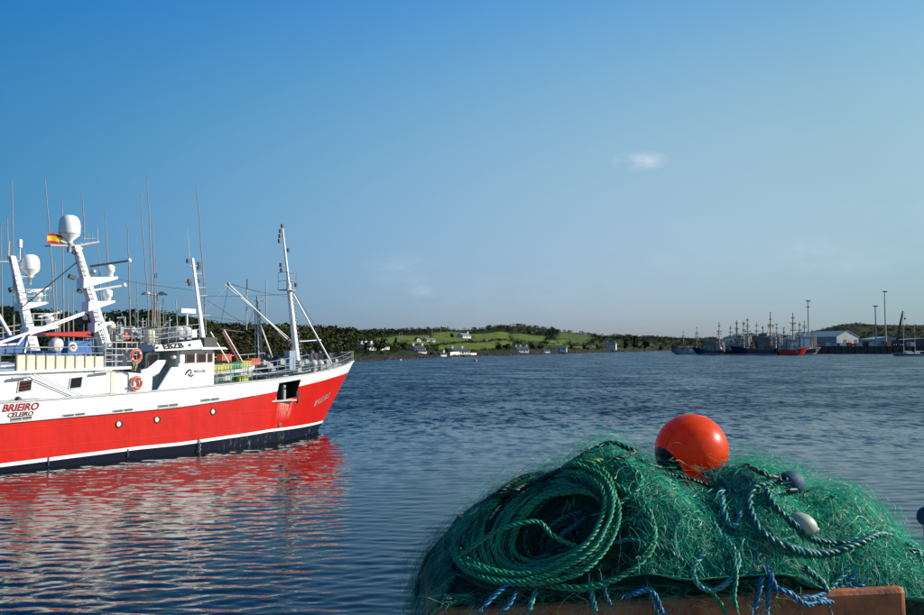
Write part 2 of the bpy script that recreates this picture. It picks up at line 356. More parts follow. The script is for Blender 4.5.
# ------------------------------------------------------------------ the red trawler: local x forward from the stem, y port, z up
HD = Vector((0.62, 0.785, 0)).normalized(); ND = Vector((-HD.y, HD.x, 0)); OB = Vector((-9.45, 58.9, 0))
RZ = math.atan2(HD.y, HD.x)
def bl(px, py, y):                      # photo point on the boat's lengthwise plane y -> local (x, z)
    d = pix(px, py); c = Vector((0, 0, EYE)) - OB
    s = (y - c.dot(ND)) / d.dot(ND); p = c + d * s
    return p.dot(HD), p.z
def bp3(px, py, y):
    x, z = bl(px, py, y); return Vector((x, y, z))
def stem_x(z, rake=3.3, top=4.6): return rake * max(-.12, (z / top)) ** 1.0 if z > 0 else rake * z / top
def make_hull(name, parent, levels, mats, L, B, Le=8.2, rake=3.3, ztop=4.6, hatch=None, nS=70, flare=.35, bow_full=2.2):
    """levels: list of functions z(x) from keel to rail, mats: one per band, hatch: (s0, s1, j0, j1)"""
    S = list(np.concatenate([np.linspace(0, 1, 14) ** 1.5 * Le, np.linspace(Le, L, nS)[1:]]))
    if hatch: S = sorted(set([round(q, 4) for q in S if not (hatch[0] - .15 < q < hatch[1] + .15)] + [hatch[0], hatch[1], (hatch[0] + hatch[1]) / 2]))
    mb = MB(); grid = {}
    nl = len(levels)
    for side in (-1, 1):
        for i, s in enumerate(S):
            for j, lv in enumerate(levels):
                x = -s
                for _ in range(5):
                    z = lv(x); x = rake * z / ztop * max(0, 1 - s / 9.0) - s
                v = max(0, min(1, z / ztop))
                le = Le * (1.12 - .25 * v); p = 1.75 + (bow_full - 1.75) * v
                k = min(1, s / le)
                hb = B / 2 * (.985 + .03 * v) * (1 - (1 - k) ** p)
                if z < 0: hb *= 1 - .08 * (-z)
                aft = max(0, (s - L * .72) / (L * .28)); hb *= 1 - .14 * aft ** 2
                grid[(side, i, j)] = (x, side * max(hb, .03), z)
        for i in range(len(S) - 1):
            for j in range(nl - 1):
                if hatch and side == -1 and hatch[0] - 1e-3 <= S[i] and S[i + 1] <= hatch[1] + 1e-3 and hatch[2] <= j < hatch[3]: continue
                q = [grid[(side, i, j)], grid[(side, i + 1, j)], grid[(side, i + 1, j + 1)], grid[(side, i, j + 1)]]
                mb.add(q if side == 1 else q[::-1], [(0, 1, 2, 3)], mats[j], True)
    n = len(S) - 1
    for j in range(nl - 1):
        mb.add([grid[(-1, n, j)], grid[(1, n, j)], grid[(1, n, j + 1)], grid[(-1, n, j + 1)]], [(3, 2, 1, 0)], mats[j])
        mb.add([grid[(-1, 0, j)], grid[(1, 0, j)], grid[(1, 0, j + 1)], grid[(-1, 0, j + 1)]], [(0, 1, 2, 3)], mats[j])
    top = [(Vector(grid[(-1, i, nl - 1)]), Vector(grid[(1, i, nl - 1)])) for i in range(len(S))]
    # inner bulwark, deck and cap
    deck = MB(); cap = MB()
    def inn(p, sd, dz=0):
        hw = max(0.0, abs(p.y) - .13); return (p.x - (.15 if hw < .1 else 0), sd * hw, p.z + dz)
    def low(p, sd):
        f = max(0, min(1, (p.x + 10) / 1.0)); hw = max(0.0, abs(p.y) - .15 - .22 * f)
        return (p.x - .3 * f, sd * hw, p.z - .9 + .58 * f)
    for i in range(len(S) - 1):
        for e, sd in ((0, -1), (1, 1)):
            a, b = top[i][e], top[i + 1][e]
            deck.add([inn(a, sd), inn(b, sd), low(b, sd), low(a, sd)], [(0, 1, 2, 3)], 1)
            o1 = .05
            A = [(a.x + (.05 if i == 0 else 0), a.y + sd * o1, a.z + .005), (b.x, b.y + sd * o1, b.z + .005), inn(b, sd, .005), inn(a, sd, .005)]
            Bq = [(x, y, z + .07) for x, y, z in A]
            cap.add(A + Bq, [(3, 2, 1, 0), (4, 5, 6, 7), (0, 1, 5, 4), (2, 3, 7, 6)], 0)
        deck.add([low(top[i][0], -1), low(top[i + 1][0], -1), low(top[i + 1][1], 1), low(top[i][1], 1)], [(0, 1, 2, 3)], 0)
    h = mb.build(name, HM, parent)
    return h, deck, cap, top, grid, S
def interp(xs, ys): return lambda x: float(np.interp(x, xs, ys))
HM = [M['boot'], M['white'], M['hullred'], M['white']]
ship = empty('fishing_trawler', OB, RZ, 'red and white steel fishing trawler lettered BRIEIRO with navy waterline', 'trawler')
X_ = [-30, -21.8, -19.1, -15, -12.7, -9.5, -6.5, -3.5, 0, 2, 3.4]
l_bot = interp([-30, 3], [-1.0, -1.0])
l_s0 = interp([-30, -21.8, -15, -12.7, -6.5, 0], [.2, .24, .42, .42, .66, .55])
l_s1 = lambda x: l_s0(x) + .16
l_red = interp(X_, [2.0, 2.14, 2.22, 2.32, 2.40, 2.63, 2.95, 3.28, 3.62, 3.75, 3.85])
l_top = interp(X_, [2.95, 3.05, 3.10, 3.23, 3.33, 3.48, 3.65, 3.86, 4.15, 4.38, 4.55])
l_h0 = lambda x: l_s1(x) + (l_red(x) - l_s1(x)) * .74
l_h1 = lambda x: l_red(x) + (l_top(x) - l_red(x)) * .68
LV = [l_bot, l_s0, l_s1, l_h0, l_red, l_h1, l_top]
hx0, hx1 = -bl(296, 392, -3.0)[0], -bl(275.5, 392, -3.25)[0]
hrake = 3.3 * 2.9 / 4.6
def inv_s(xw):
    s = xw
    for _ in range(20): s = xw + hrake * max(0, 1 - s / 9.0)
    return s
hs0, hs1 = inv_s(hx0), inv_s(hx1)
hull, deckb, capb, TOP, GRID, SS = make_hull('hull', ship, LV, [0, 1, 2, 2, 3, 3], 28.5, 6.9, hatch=(round(hs0, 4), round(hs1, 4), 3, 5))
deckb.build('deck', [M['deck'], M['white_dirty']], ship); capb.build('cap_rail', [M['white_dirty']], ship)
from mathutils.bvhtree import BVHTree
BVH = BVHTree.FromPolygons([v.co.copy() for v in hull.data.vertices], [tuple(p.vertices) for p in hull.data.polygons])
def conform(o, lift=.012):
    """paint-thin lettering: every vertex is laid onto the plating"""
    mx = Matrix.LocRotScale(o.location, o.rotation_euler, None)
    for v in o.data.vertices:
        p = mx @ v.co; h = BVH.ray_cast(Vector((p.x, -9, p.z)), Vector((0, 1, 0)))
        v.co = Vector((p.x, (h[0].y if h[0] else p.y) - lift, p.z))
    o.location = (0, 0, 0); o.rotation_euler = (0, 0, 0)
    return o
def side_y(x, z):
    h = BVH.ray_cast(Vector((x, -9, z)), Vector((0, 1, 0)))
    if h[0]: return h[0].y
    return side_y_near(x, z)
def side_y_near(x, z):                       # starboard half-breadth at local x,z (nearest sampled hull point)
    best = min(((p[0] - x) ** 2 + (p[2] - z) ** 2, p) for (sd, i, j), p in GRID.items() if sd == -1)
    return best[1][1]
def topz(x): return l_top(x)
# side hatch recess
hb = MB(); ya = side_y_near(-5.5, 3.0)
zb, zt = l_h0(-5.5), l_h1(-5.5)
hb.bb(-6.75, -4.35, ya + 1.15, ya + 1.22, zb - .3, zt + .3); hb.bb(-6.95, -6.85, ya + .06, ya + 1.2, zb - .3, zt + .3); hb.bb(-4.3, -4.2, ya + .3, ya + 1.2, zb - .3, zt + .3)
hb.bb(-6.85, -4.3, ya + .35, ya + 1.15, zb - .36, zb - .3)
ho = hb.build('side_hatch', M['dark'], ship)
MB().tube([(-6.15, ya + .22, zb - .1), (-6.15, ya + .22, zt + .1)], .10, 8).build('roller', M['white_dirty'], ho)
MB().tube([(-5.25, ya + .5, zb - .1), (-5.25, ya + .5, zb + .55)], .13, 8).ball((-5.25, ya + .5, zb + .72), .13, 8).build('line_hauler', M['mastgrey'], ho)
fr = MB()
for (xa, xb_, z0, z1) in [(-6.6, -4.75, zb - .10, zb - .02)]:
    fr.bb(xa, xb_, ya - .10, ya + .12, z0, z1)
fr.build('hatch_sill', M['white_dirty'], ship)
# portholes, freeing ports, fittings along the side
for (px, py) in [(119, 424), (157, 419.5), (213, 411.5)]:
    x, z = bl(px, py, -3.42); y = side_y(x, z)
    p = MB().lathe([(.17, -.02), (.19, .03), (.145, .035), (.14, .0)], (x, y, z), 16, axis=(0, -1, 0)).build('porthole', M['dark'], ship)
    MB().lathe([(.125, .022), (.001, .024)], (x - .03, y, z), 16, axis=(0, -1, 0)).build('pane', M['cream'], p)
for (xa, xb_, py) in [(11, 32, 419.5), (63, 85, 416), (113, 133, 411.5), (158, 178, 406.5), (201, 219, 400.5), (284, 289, 377)]:
    x0, z0 = bl(xa, py, -3.45); x1, z1 = bl(xb_, py - (xb_ - xa) * .11, -3.45); y = side_y((x0 + x1) / 2, z0) - .015
    a = math.atan2(z1 - z0, x1 - x0); ln_ = math.hypot(x1 - x0, z1 - z0)
    c = ((x0 + x1) / 2, y, (z0 + z1) / 2)
    p = MB().box(c, (ln_, .05, .16), 0, ry=-a).build('freeing_port', M['white_dirty'], ship)
    q = MB()
    for k in (-.25, .25): q.box((c[0] + k * ln_, y - .02, c[2] + k * ln_ * math.tan(a)), (ln_ * .42, .05, .075), 0, ry=-a)
    q.build('flap', M['dark'], p)
for px, py in [(48.5, 460), (128, 451.5)]:
    x, z = bl(px, py, -3.42); MB().bb(x - .03, x + .03, side_y(x, z) - .03, side_y(x, z) + .05, z - .25, z + .12).build('draught_mark_plate', M['dark'], ship)
x, z = bl(279, 425, -3.1); y = side_y(x, z)
for dx in (-.25, .12): MB().bb(x + dx - .11, x + dx + .11, y - .04, y + .05, z - .12, z + .12).build('hull_plate', M['redbrown'], ship)
x, z = bl(297, 394, -3.0); MB().bb(x - .12, x + .14, side_y(x, z) - .05, side_y(x, z) + .2, z - .12, z + .15).build('fairlead', M['black'], ship)
# rubbing line along bulwark foot, seam rails
rb = MB(); rb.tube([(p[0].x, p[0].y - .03, l_red(p[0].x) + .03) for p in TOP if p[0].x < -7.2], .035, 6); rb.build('rubbing_strake', M['white_dirty'], ship)
# anchor chain over side amidships
ch = MB(); x, _ = bl(199, 452, -3.45)
for k in range(9): ch.lathe([(.05, -.02), (.08, 0), (.05, .02), (.03, 0), (.05, -.02)], (x + .01 * (k % 2), side_y(x, .5) - .07, .62 - k * .1), 8, axis=(1, k % 2, 0))
ch.build('chain', M['steel'], ship)
# lettering
def side_text(body, px0, py0, px1, py1, m, hpx, shear, bold, yp=-3.47, off=-.016):
    x0, z0 = bl(px0, py0, yp); x1, z1 = bl(px1, py1, yp); xm, zm = (x0 + x1) / 2, (z0 + z1) / 2
    y = float(np.mean([side_y(x0, z0), side_y(xm, zm), side_y(x1, z1)])) + off
    d = 46
    return conform(text_mesh(body, hpx, m, ship, (xm, y, zm), (math.pi / 2, -math.atan2(z1 - z0, x1 - x0), 0), shear=shear, width=math.hypot(x1 - x0, z1 - z0), bold=bold))
side_text('BRIEIRO', 1.2, 408.9, 38.5, 406.5, M['redtext'], .44, .3, .04)
side_text('CELEIRO', 7, 415.6, 33, 413.6, M['darktext'], .28, .3, .035)
M['bowtext'] = mat('grey_white_lettering', (0.42, 0.40, 0.38), .6, .3, 6)
# name on the flare of the bow, following the plating
x0, z0 = bl(312, 404, -1.9); x1, z1 = bl(328, 395, -1.0)
pa = Vector((x0, side_y(x0, z0), z0)); pb = Vector((x1, side_y(x1, z1), z1))
an = math.atan2(pb.y - pa.y, pb.x - pa.x)
pm = (pa + pb) / 2
conform(text_mesh('BRIEIRO', .48, M['bowtext'], ship, pm, (math.pi / 2, -math.atan2(z1 - z0, (pb.xy - pa.xy).length), an), shear=.35, width=(pb - pa).length * 1.0, depth=.004, bold=.012), .015)
# --- deckhouse
YS = -3.0
xd, zd = bl(131, 366.5, YS); x0d = -27.0
zr = lambda px, py: bl(px, py, YS)[1]
MB().prism([(x0d, 2.3), (xd - 1.1, 2.3), (xd - 1.1, 4.40), (x0d, 4.22)], YS, 3.0).build('deckhouse', M['white'], ship)
MB().prism([(x0d - .1, 4.225), (xd - 1.1, 4.405), (xd - .05, 4.43), (xd - .05, 4.56), (x0d - .1, 4.32)], YS - .14, 3.1).build('deckhouse_roof', M['white'], ship)
# door recess wall + door
x1, _ = bl(147, 385, YS); x1 = -14.05
MB().prism([(xd - 1.1, 2.3), (x1, 2.3), (x1 + .1, 4.1), (xd - 1.1, 4.38)], YS + .18, 2.98).build('deckhouse_forward', M['white'], ship)
MB().bb(xd - 1.08, xd - .86, YS - .02, YS + .2, 2.4, 4.3).build('door_jamb', M['cream'], ship)
dr = MB().bb(xd - .80, xd - .12, YS + .10, YS + .175, 2.5, 4.18).build('door', M['white'], ship)
MB().bb(xd - .2, xd - .15, YS + .04, YS + .1, 3.4, 3.52).build('handle', M['steel'], dr)
MB().bb(xd - .08, xd - .03, YS + .12, YS + .19, 2.5, 4.2).build('door_post', M['dark'], ship)
def side_window(pts, y, parent, framemat, inset=.05):
    P = [bl(px, py, y) for px, py in pts]; c = (sum(p[0] for p in P) / len(P), sum(p[1] for p in P) / len(P))
    O2 = [(c[0] + (p[0] - c[0]) * 1.18, c[1] + (p[1] - c[1]) * 1.14) for p in P]
    n = len(P); V = [(p[0], y - .03, p[1]) for p in O2] + [(p[0], y - .03, p[1]) for p in P] + [(p[0], y + .03, p[1]) for p in O2] + [(p[0], y + .03, p[1]) for p in P]
    F = []
    for i in range(n):
        j = (i + 1) % n
        F += [(i, j, n + j, n + i), (i, 2 * n + i, 2 * n + j, j), (n + i, n + j, 3 * n + j, 3 * n + i)]
    w = MB().add(V, F).build('window', framemat, parent)
    MB().add([(p[0], y - .008, p[1]) for p in P], [tuple(range(n))]).build('pane', M['glass'], w)
    return w
side_window([(18, 392), (30.5, 390), (31.5, 380), (19.5, 381.5)], YS - .01, ship, M['white_dirty'])
side_window([(69.5, 388.5), (80.5, 387), (82, 377), (71, 378.5)], YS - .01, ship, M['white_dirty'])
q = MB()
for k, py in enumerate((383, 386, 389)):
    a = bp3(19.5, py + .4, YS - .05); b = bp3(30.5, py - 1.2, YS - .05); q.tube([a, b], .02, 4)
q.build('window_bar', M['redbrown'], ship)
for pts, r_ in [([(0, 401), (20, 400), (33, 398.5), (55, 399)], .03), ([(66, 397), (85, 396), (111, 393)], .035), ([(30, 374), (82, 397)], .02), ([(33, 373), (84, 396)], .02), ([(12, 378), (30, 376)], .07), ([(94, 373), (112, 371)], .06)]:
    MB().tube([bp3(px, py, YS - .22) for px, py in pts], r_, 6).build('handrail' if r_ < .05 else 'strip_lamp', M['steel'] if r_ < .05 else M['white_dirty'], ship)
MB().ball(bp3(18, 400, YS - .3), .16, 8).box(bp3(18, 401, YS - .25), (.7, .2, .12)).build('cleat', M['dark'], ship)
# --- cream panels along the deckhouse roof edge
for k in range(9):
    xa, z0 = bl(16.5 + k * 9.75, 371, YS); xb_, z1 = bl(16.5 + (k + 1) * 9.75, 370.5, YS)
    MB().prism([(xa + .02, z0 + .02), (xb_ - .03, z1 + .02), (xb_ - .03, z1 + .70), (xa + .02, z0 + .70)], YS - .02, YS + .10).build('bulwark_panel', M['cream'], ship)
pf = MB()
for k in range(10):
    xa, z0 = bl(16.5 + k * 9.75, 371, YS); pf.bb(xa - .03, xa + .02, YS - .05, YS + .12, z0 - .05, z0 + .78)
pf.build('panel_post', M['pole'], ship)
def railing(pts, h, rails=(1.0, .55), step=1.1, r=.022, name='railing', m='steel', parent=None):
    g = MB(); P = [Vector(p) for p in pts]
    for a, b in zip(P[:-1], P[1:]):
        n = max(1, round((b - a).length / step))
        for i in range(n + 1):
            p = a.lerp(b, i / n); g.tube([p, p + Vector((0, 0, h))], r, 5)
    for k in rails: g.tube([p + Vector((0, 0, h * k)) for p in P], r * .9, 5)
    return g.build(name, M[m], parent or ship)
zr0 = 4.40
railing([(-27, YS + .2, 4.33), (-16.2, YS + .2, 4.5)], 1.05, (1.0, .7, .4), 1.3)
railing([(-27, 2.9, 4.33), (-15.2, 2.9, 4.5)], 1.05, (1.0, .7, .4), 1.3)
railing([(-16.6, YS + .15, 4.5), (-14.9, YS + .15, 4.5), (-14.6, YS + .6, 4.5)], 1.25, (1.0, .75, .5, .25), .55, .03, m='white_dirty')
# --- wheelhouse
YW = -2.75
wx0 = -12.45; wx1 = -10.25
MB().prism([(wx0, 3.2), (wx1 + .05, 3.2), (wx1, 5.36), (wx0 - .0, 5.36)], YW, 2.75).build('wheelhouse', M['white'], ship)
# aft wall (its shade put into a pale green colour) stands a touch proud of the block
MB().bb(wx0 - .04, wx0 - .003, YW + .08, 2.7, 4.4, 5.34).build('aft_wall', M['shadegreen'], ship)
# side plating with its swept after edge
pl = [bl(155, 391.5, YW - .1), bl(213.5, 384.5, YW - .1), bl(214, 366.5, YW - .1), bl(177.5, 367, YW - .1), bl(171.5, 367.3, YW - .1)]
pl[1] = (pl[1][0], pl[1][1] - .3); pl[0] = (pl[0][0] - .1, pl[0][1] - .3)
MB().prism(pl, YW - .12, YW - .004).build('side_plating', M['white'], ship)
pl2 = [bl(177.5, 367, YW - .1), bl(214, 366.5, YW - .1), bl(213.5, 350, YW - .1), bl(181.5, 353, YW - .1)]
mbw = MB()
def strip(px0, px1, pyl0, pyl1, pyh0, pyh1):
    mbw.prism([bl(px0, pyl0, YW - .1), bl(px1, pyl1, YW - .1), bl(px1, pyh1, YW - .1), bl(px0, pyh0, YW - .1)], YW - .12, YW - .004)
strip(178.5, 214, 367, 366.5, 363.5, 362)            # under windows
strip(181, 213.5, 353.5, 351.6, 350.5, 349.5)        # head
for a, b in [(180, 184.7), (195, 196.4), (206.2, 207.2), (212.6, 214)]: strip(a, b, 363.5, 362.5, 353.5, 352)
mbw.build('window_wall', M['white'], ship)
for a, b in [(185.3, 194.6), (196.8, 205.8), (207.4, 212.2)]:
    y0 = 363.4 - (a - 185) * .035; y1 = 363.4 - (b - 185) * .035
    side_window([(a + .8, y0 - .9), (b - .8, y1 - .9), (b - .8, y1 - 8.6), (a + .8, y0 - 8.8)], YW - .13, ship, M['redbrown'])
# roof with overhang, fascia carrying the call sign
rf = [bl(154.5, 351.5, YW - .35), bl(226, 348.8, YW - .35), bl(222, 345.5, YW - .35), bl(154.5, 349, YW - .35)]
MB().prism([(-13.9, 5.37), (-9.55, 5.40), (-9.75, 5.52), (-13.9, 5.50)], YW - .45, 3.2).build('roof', M['white'], ship)
fp = [bl(154.5, 351.2, YW - .5), bl(203, 349.0, YW - .5), bl(200, 339.8, YW - .5), bl(154.5, 345.2, YW - .5)]
fas = MB(); fas.prism([(p[0], p[1]) for p in fp], YW - .56, YW - .46); fas.build('fascia', M['white'], ship)
MB().bb(fp[0][0] - .06, fp[0][0] - .005, YW - .4, 3.1, 5.3, 5.66).build('aft_fascia', M['bluegrey'], ship)  # blue grey puts the shade of this aft face into its colour
cx0, cz0 = bl(163.5, 346.9, YW - .57); cx1, cz1 = bl(184.5, 345.2, YW - .57)
text_mesh('EBZB', .37, M['black'], ship, ((cx0 + cx1) / 2, YW - .582, (cz0 + cz1) / 2 - .005), (math.pi / 2, -math.atan2(cz1 - cz0, cx1 - cx0), 0), shear=-.3, width=(cx1 - cx0) * 1.02, bold=.03)
for px, py in [(157.5, 347.5), (190, 344.8)]:
    x, z = bl(px, py, YW - .57); MB().lathe([(.07, 0), (.07, .05), (.001, .06)], (x, YW - .57, z), 10, axis=(0, -1, 0)).build('side_lamp', M['steel'], ship)
bx0, bz0 = bl(202, 346.5, -2.4); bx1, bz1 = bl(211, 338, -2.4)
MB().bb(bx0, bx0 + .85, -2.6, 1.0, 5.53, 6.05).build('roof_box', M['dark'], ship)
# logo on wheelhouse side: swoosh and name
def bpl(px, py): return bp3(px, py, YW - .135)
def stroke(pts, w, name, m):
    P = [bpl(*p) for p in pts]; mb = MB(); n = len(P); V = []
    for i, p in enumerate(P):
        a = P[max(0, i - 1)]; b = P[min(n - 1, i + 1)]; d = (b - a).normalized(); nn = Vector((-d.z, 0, d.x)); ww = w * (.35 + .65 * math.sin(math.pi * (i + .6) / (n + .2)))
        V += [p + nn * ww, p - nn * ww]
    for yy in (0,): mb.add(V, [(2 * i, 2 * i + 1, 2 * i + 3, 2 * i + 2) for i in range(n - 1)])
    V2 = [v + Vector((0, .01, 0)) for v in V]; mb.add(V + V2, [(2 * i, 2 * i + 2, 2 * n + 2 * i + 2, 2 * n + 2 * i) for i in range(n - 1)] + [(2 * i + 1, 2 * n + 2 * i + 1, 2 * n + 2 * i + 3, 2 * i + 3) for i in range(n - 1)])
    return mb.build(name, m, ship)
stroke([(185.3, 375.2), (186.2, 373.3), (187.6, 371.3), (189.2, 370.2), (190.6, 370.0), (191.6, 370.6)], .055, 'logo', M['black'])
stroke([(191.5, 371.3), (191.4, 372.4), (190.8, 373.4), (190.2, 373.9)], .05, 'logo', M['darktext'])
stroke([(188.0, 374.0), (189.4, 375.3), (191.2, 376.3), (192.6, 375.6), (193.6, 374.3)], .05, 'logo', M['black'])
def wtext(body, px0, py0, px1, py1, size, m):
    a = bpl(px0, py0); b = bpl(px1, py1); c = (a + b) / 2
    text_mesh(body, size, m, ship, c, (math.pi / 2, -math.atan2(b.z - a.z, b.x - a.x), 0), width=(b - a).length)
wtext('REGAL', 194.2, 371.6, 206.2, 370.8, .20, M['dark'])
# wing bulwark with window abaft the wheelhouse, passage between
wb = [bl(141, 373, YW + .3), bl(150, 376.5, YW + .3), bl(158, 373.5, YW + .3), bl(166.5, 360, YW + .3), bl(157, 360.2, YW + .3), bl(147, 368.5, YW + .3), bl(141, 370, YW + .3)]
MB().prism(wb, YW + .25, YW + .33).build('wing_bulwark', M['white'], ship)
MB().bb(-14.04, wx0 - .05, YW + .75, 2.6, 3.0, 4.45).build('passage_wall', M['bluegrey'], ship)  # the passage's shade is put into the wall colour
w = MB().add([], []).bb(-13.62, -13.5, YW + .36, YW + .9, 4.3, 5.25).build('aft_post', M['shadegreen'], ship)
side_window([(148, 366.5), (155.5, 365.5), (157, 355), (149.5, 356)], YW + .34, ship, M['redbrown'])
MB().prism([bl(145.5, 369, YW + .42), bl(158.5, 367, YW + .42), bl(159, 352.5, YW + .42), bl(146.5, 353.5, YW + .42)], YW + .40, YW + .48).build('window_panel', M['shadegreen'], ship)  # same shade colour as the aft wall
MB().lathe([(.10, 0), (.12, .1), (.11, .22), (.02, .24)], (wx0 - .1, YW + .1, 5.0), 12, axis=(-1, -.5, 0)).build('searchlight', M['white'], ship)
# --- upper works of the red trawler
def W(v): v = Vector(v); return OB + HD * v.x + ND * v.y + Vector((0, 0, v.z))
def lerp(a, b, t): return a + (b - a) * t
def mast_beam(pts, r, n=8, name='mast', m='white', parent=None): return MB().tube(pts, r, n).build(name, M[m], parent or ship)
P0, P1 = bp3(112, 372, 0), bp3(76, 246, 0)
ma = MB()
def quad_mast(mb, A, B, w0, w1, d0, d1, m=0):
    V = []
    for p, w, d in ((A, w0, d0), (B, w1, d1)):
        V += [(p.x - w, p.y - d, p.z), (p.x + w, p.y - d, p.z), (p.x + w, p.y + d, p.z), (p.x - w, p.y + d, p.z)]
    mb.add(V, [(3, 2, 1, 0), (4, 5, 6, 7), (0, 1, 5, 4), (1, 2, 6, 5), (2, 3, 7, 6), (3, 0, 4, 7)], m)
quad_mast(ma, P0, P1, .30, .15, .30, .16); mast = ma.build('mast', M['white'], ship)
lad = MB()
for k in range(26):
    p = P0.lerp(P1, .05 + k * .036); lad.box((p.x - .12 + k * .003, p.y - .36 + k * .007, p.z), (.20, .03, .03))
for dx in (-.22, -.02): lad.tube([P0 + Vector((dx, -.38, .3)), P1 + Vector((dx, -.2, -.3))], .018, 4)
lad.build('ladder', M['steel'], mast)
# bracket arms pointing forward with radars
def arm(pyl, pxl, pxr, th0, th1, name='radar_platform'):
    a = bp3(pxl, pyl, 0); b = bp3(pxr, pyl - 1.2, 0)
    g = MB(); 
    V = [(a.x - .2, -.35, a.z - th0), (a.x - .2, .35, a.z - th0), (b.x, -.3, b.z - th1), (b.x, .3, b.z - th1), (a.x - .2, -.35, a.z), (a.x - .2, .35, a.z), (b.x, -.3, b.z), (b.x, .3, b.z)]
    g.add(V, [(0, 1, 3, 2), (4, 6, 7, 5), (0, 2, 6, 4), (1, 5, 7, 3), (2, 3, 7, 6), (0, 4, 5, 1)])
    g.build(name, M['white'], mast); return a, b
a1, b1 = arm(278, 84, 115, .55, .12); a2, b2 = arm(302, 89, 112, .5, .1); a3, b3 = arm(323, 95, 109, .5, .1)
def radar(base, w, parent, h=.55, rot=.15, m='white'):
    g = MB(); g.lathe([(.16, 0), (.18, h * .35), (.24, h * .4), (.24, h * .85), (.1, h)], base, 12); p = g.build('radar_pedestal', M['white'], parent)
    MB().box(Vector(base) + Vector((0, 0, h + .07)), (w, .13, .10), 0, rz=rot, ry=-.2).ball(Vector(base) + Vector((w * .48 * math.cos(rot), w * .48 * math.sin(rot), h + .07 + w * .1)), .12, 6, 1).build('radar_scanner', [M[m], M['white']], p)
radar((b1.x - .3, 0, b1.z), 2.0, mast, .62, -.4, 'dark'); radar((b2.x - .25, 0, b2.z), 1.7, mast, .6, -.4, 'white')
MB().ball(bp3(93, 272, -.2), .17, 8).build('satellite_dome', M['steel'], mast)
# top yard, radome and flag
ya0, yb0 = bp3(50, 245.5, 0), bp3(99, 242, 0)
yd = MB(); yd.tube([ya0, bp3(76, 246, 0), yb0], .07, 6); yd.tube([ya0 + Vector((0, .5, 0)), yb0 + Vector((0, .5, 0))], .04, 5); yd.tube([bp3(60, 241, 0), bp3(82, 249, 0)], .09, 6)
for px in (84, 88, 92, 96): p = bp3(px, 243, 0); yd.tube([p, p + Vector((0, 0, .35 + .1 * (px % 3)))], .02, 4)
yd.tube([bp3(97.5, 243, 0), bp3(97, 229, 0)], .03, 5); yd.tube([bp3(84, 239, 0), bp3(98, 238, 0)], .02, 4)
yd.build('yard', M['mastgrey'], mast)
def radome(c, r, h, parent):
    prof = [(r * .30, -.62 * h), (r * .34, -.5 * h), (r * .95, -.28 * h), (r, -.18 * h), (r * 1.0, .12 * h), (r * .93, .28 * h), (r * .75, .42 * h), (r * .45, .495 * h), (.001, .52 * h)]
    o = MB().lathe(prof, c, 24).build('radome', M['white'], parent)
    MB().lathe([(r * 1.005, -.235 * h), (r * 1.02, -.225 * h), (r * 1.005, -.215 * h)], c, 24).build('rim_band', M['mastgrey'], o)
    MB().lathe([(r * .2, -.95 * h), (r * .2, -.62 * h), (r * .34, -.6 * h)], c, 10).build('radome_pedestal', M['mastgrey'], o)
    return o
radome(bp3(69.5, 228, 0), .52, 1.30, mast)
for px, py, s in [(74.5, 253, .14), (72, 277, .2), (80, 291, .16)]:
    MB().box(bp3(px, py, 0), (s * 1.7, s, s), 0, ry=.3).build('floodlight', M['dark'], mast)
fl = bp3(55, 239, 0)
ft = empty('ship_flag', W(fl), RZ, 'small red and yellow striped flag flying beside the white radar dome', 'flag')
g = MB(); nx, nz_ = 10, 8; Lf, Hf = .78, .50
V = []; F = []
for j in range(nz_ + 1):
    for i in range(nx + 1):
        u = i / nx; V.append((-Lf / 2 + u * Lf, .05 * math.sin(u * 7) + .02 * j / nz_, -Hf / 2 + Hf * j / nz_ + .03 * math.sin(u * 5)))
mi = []
for j in range(nz_):
    for i in range(nx):
        F.append((j * (nx + 1) + i, j * (nx + 1) + i + 1, (j + 1) * (nx + 1) + i + 1, (j + 1) * (nx + 1) + i)); mi.append(0 if j < 2 or j > 5 else 1)
M['flagred'] = mat('flag_red_cloth', (0.62, 0.02, 0.03), .8, .1, 4, trans=.35); M['flagyel'] = mat('flag_yellow_cloth', (0.85, 0.60, 0.02), .8, .1, 4, trans=.35)
mesh_np('cloth', V, F, [M['flagred'], M['flagyel']], ft, mi, True)
MB().tube([(Lf / 2 + .01, 0, -.7), (Lf / 2 + .01, 0, .45)], .015, 5).build('halyard', M['wire'], ft)
# second mast over the wheelhouse
Q0, Q1 = bp3(203.5, 342, -.5), bp3(192.5, 258, -.5)
m2 = MB(); quad_mast(m2, Q0, Q1, .10, .06, .10, .05); mast2 = m2.build('signal_mast', M['white'], ship)
g = MB()
for py, l, r_ in [(266, 4, 7), (274, 3, 7), (288, 4, 9), (296, 3, 10), (316, 8, 10)]:
    px = lerp(192.5, 203.5, (py - 258) / 84); g.tube([bp3(px - l, py, -.5), bp3(px + r_, py - .5, -.5)], .035, 5)
for py0, py1, dx in [(283, 297, 9), (290, 318, 5)]:
    px = lerp(192.5, 203.5, (py0 - 258) / 84); g.tube([bp3(px + dx, py0, -.5), bp3(px + dx + 1, py1, -.5)], .025, 4)
tag(g.build('crosstree', M['mastgrey'], mast2), kind='stuff')
for px, py in [(199, 264), (199, 268), (188, 261), (190, 284), (198.5, 281), (189, 281)]: MB().box(bp3(px, py, -.5), (.16, .14, .22)).build('signal_light', M['dark'], mast2)
MB().box(bp3(187, 311, -.9), (1.1, .25, .24), 0, rz=.2).tube([bp3(187, 311, -.9), bp3(187, 326, -.9)], .05, 6).build('radar_scanner', M['white'], mast2)
MB().tube([bp3(176, 300, -.9), bp3(177.5, 330, -.9)], .03, 5).build('whip_antenna', M['mastgrey'], ship)
MB().bb(-10.3, -9.95, -.9, -.1, 5.55, 6.5).build('mast_casing', M['white'], ship)
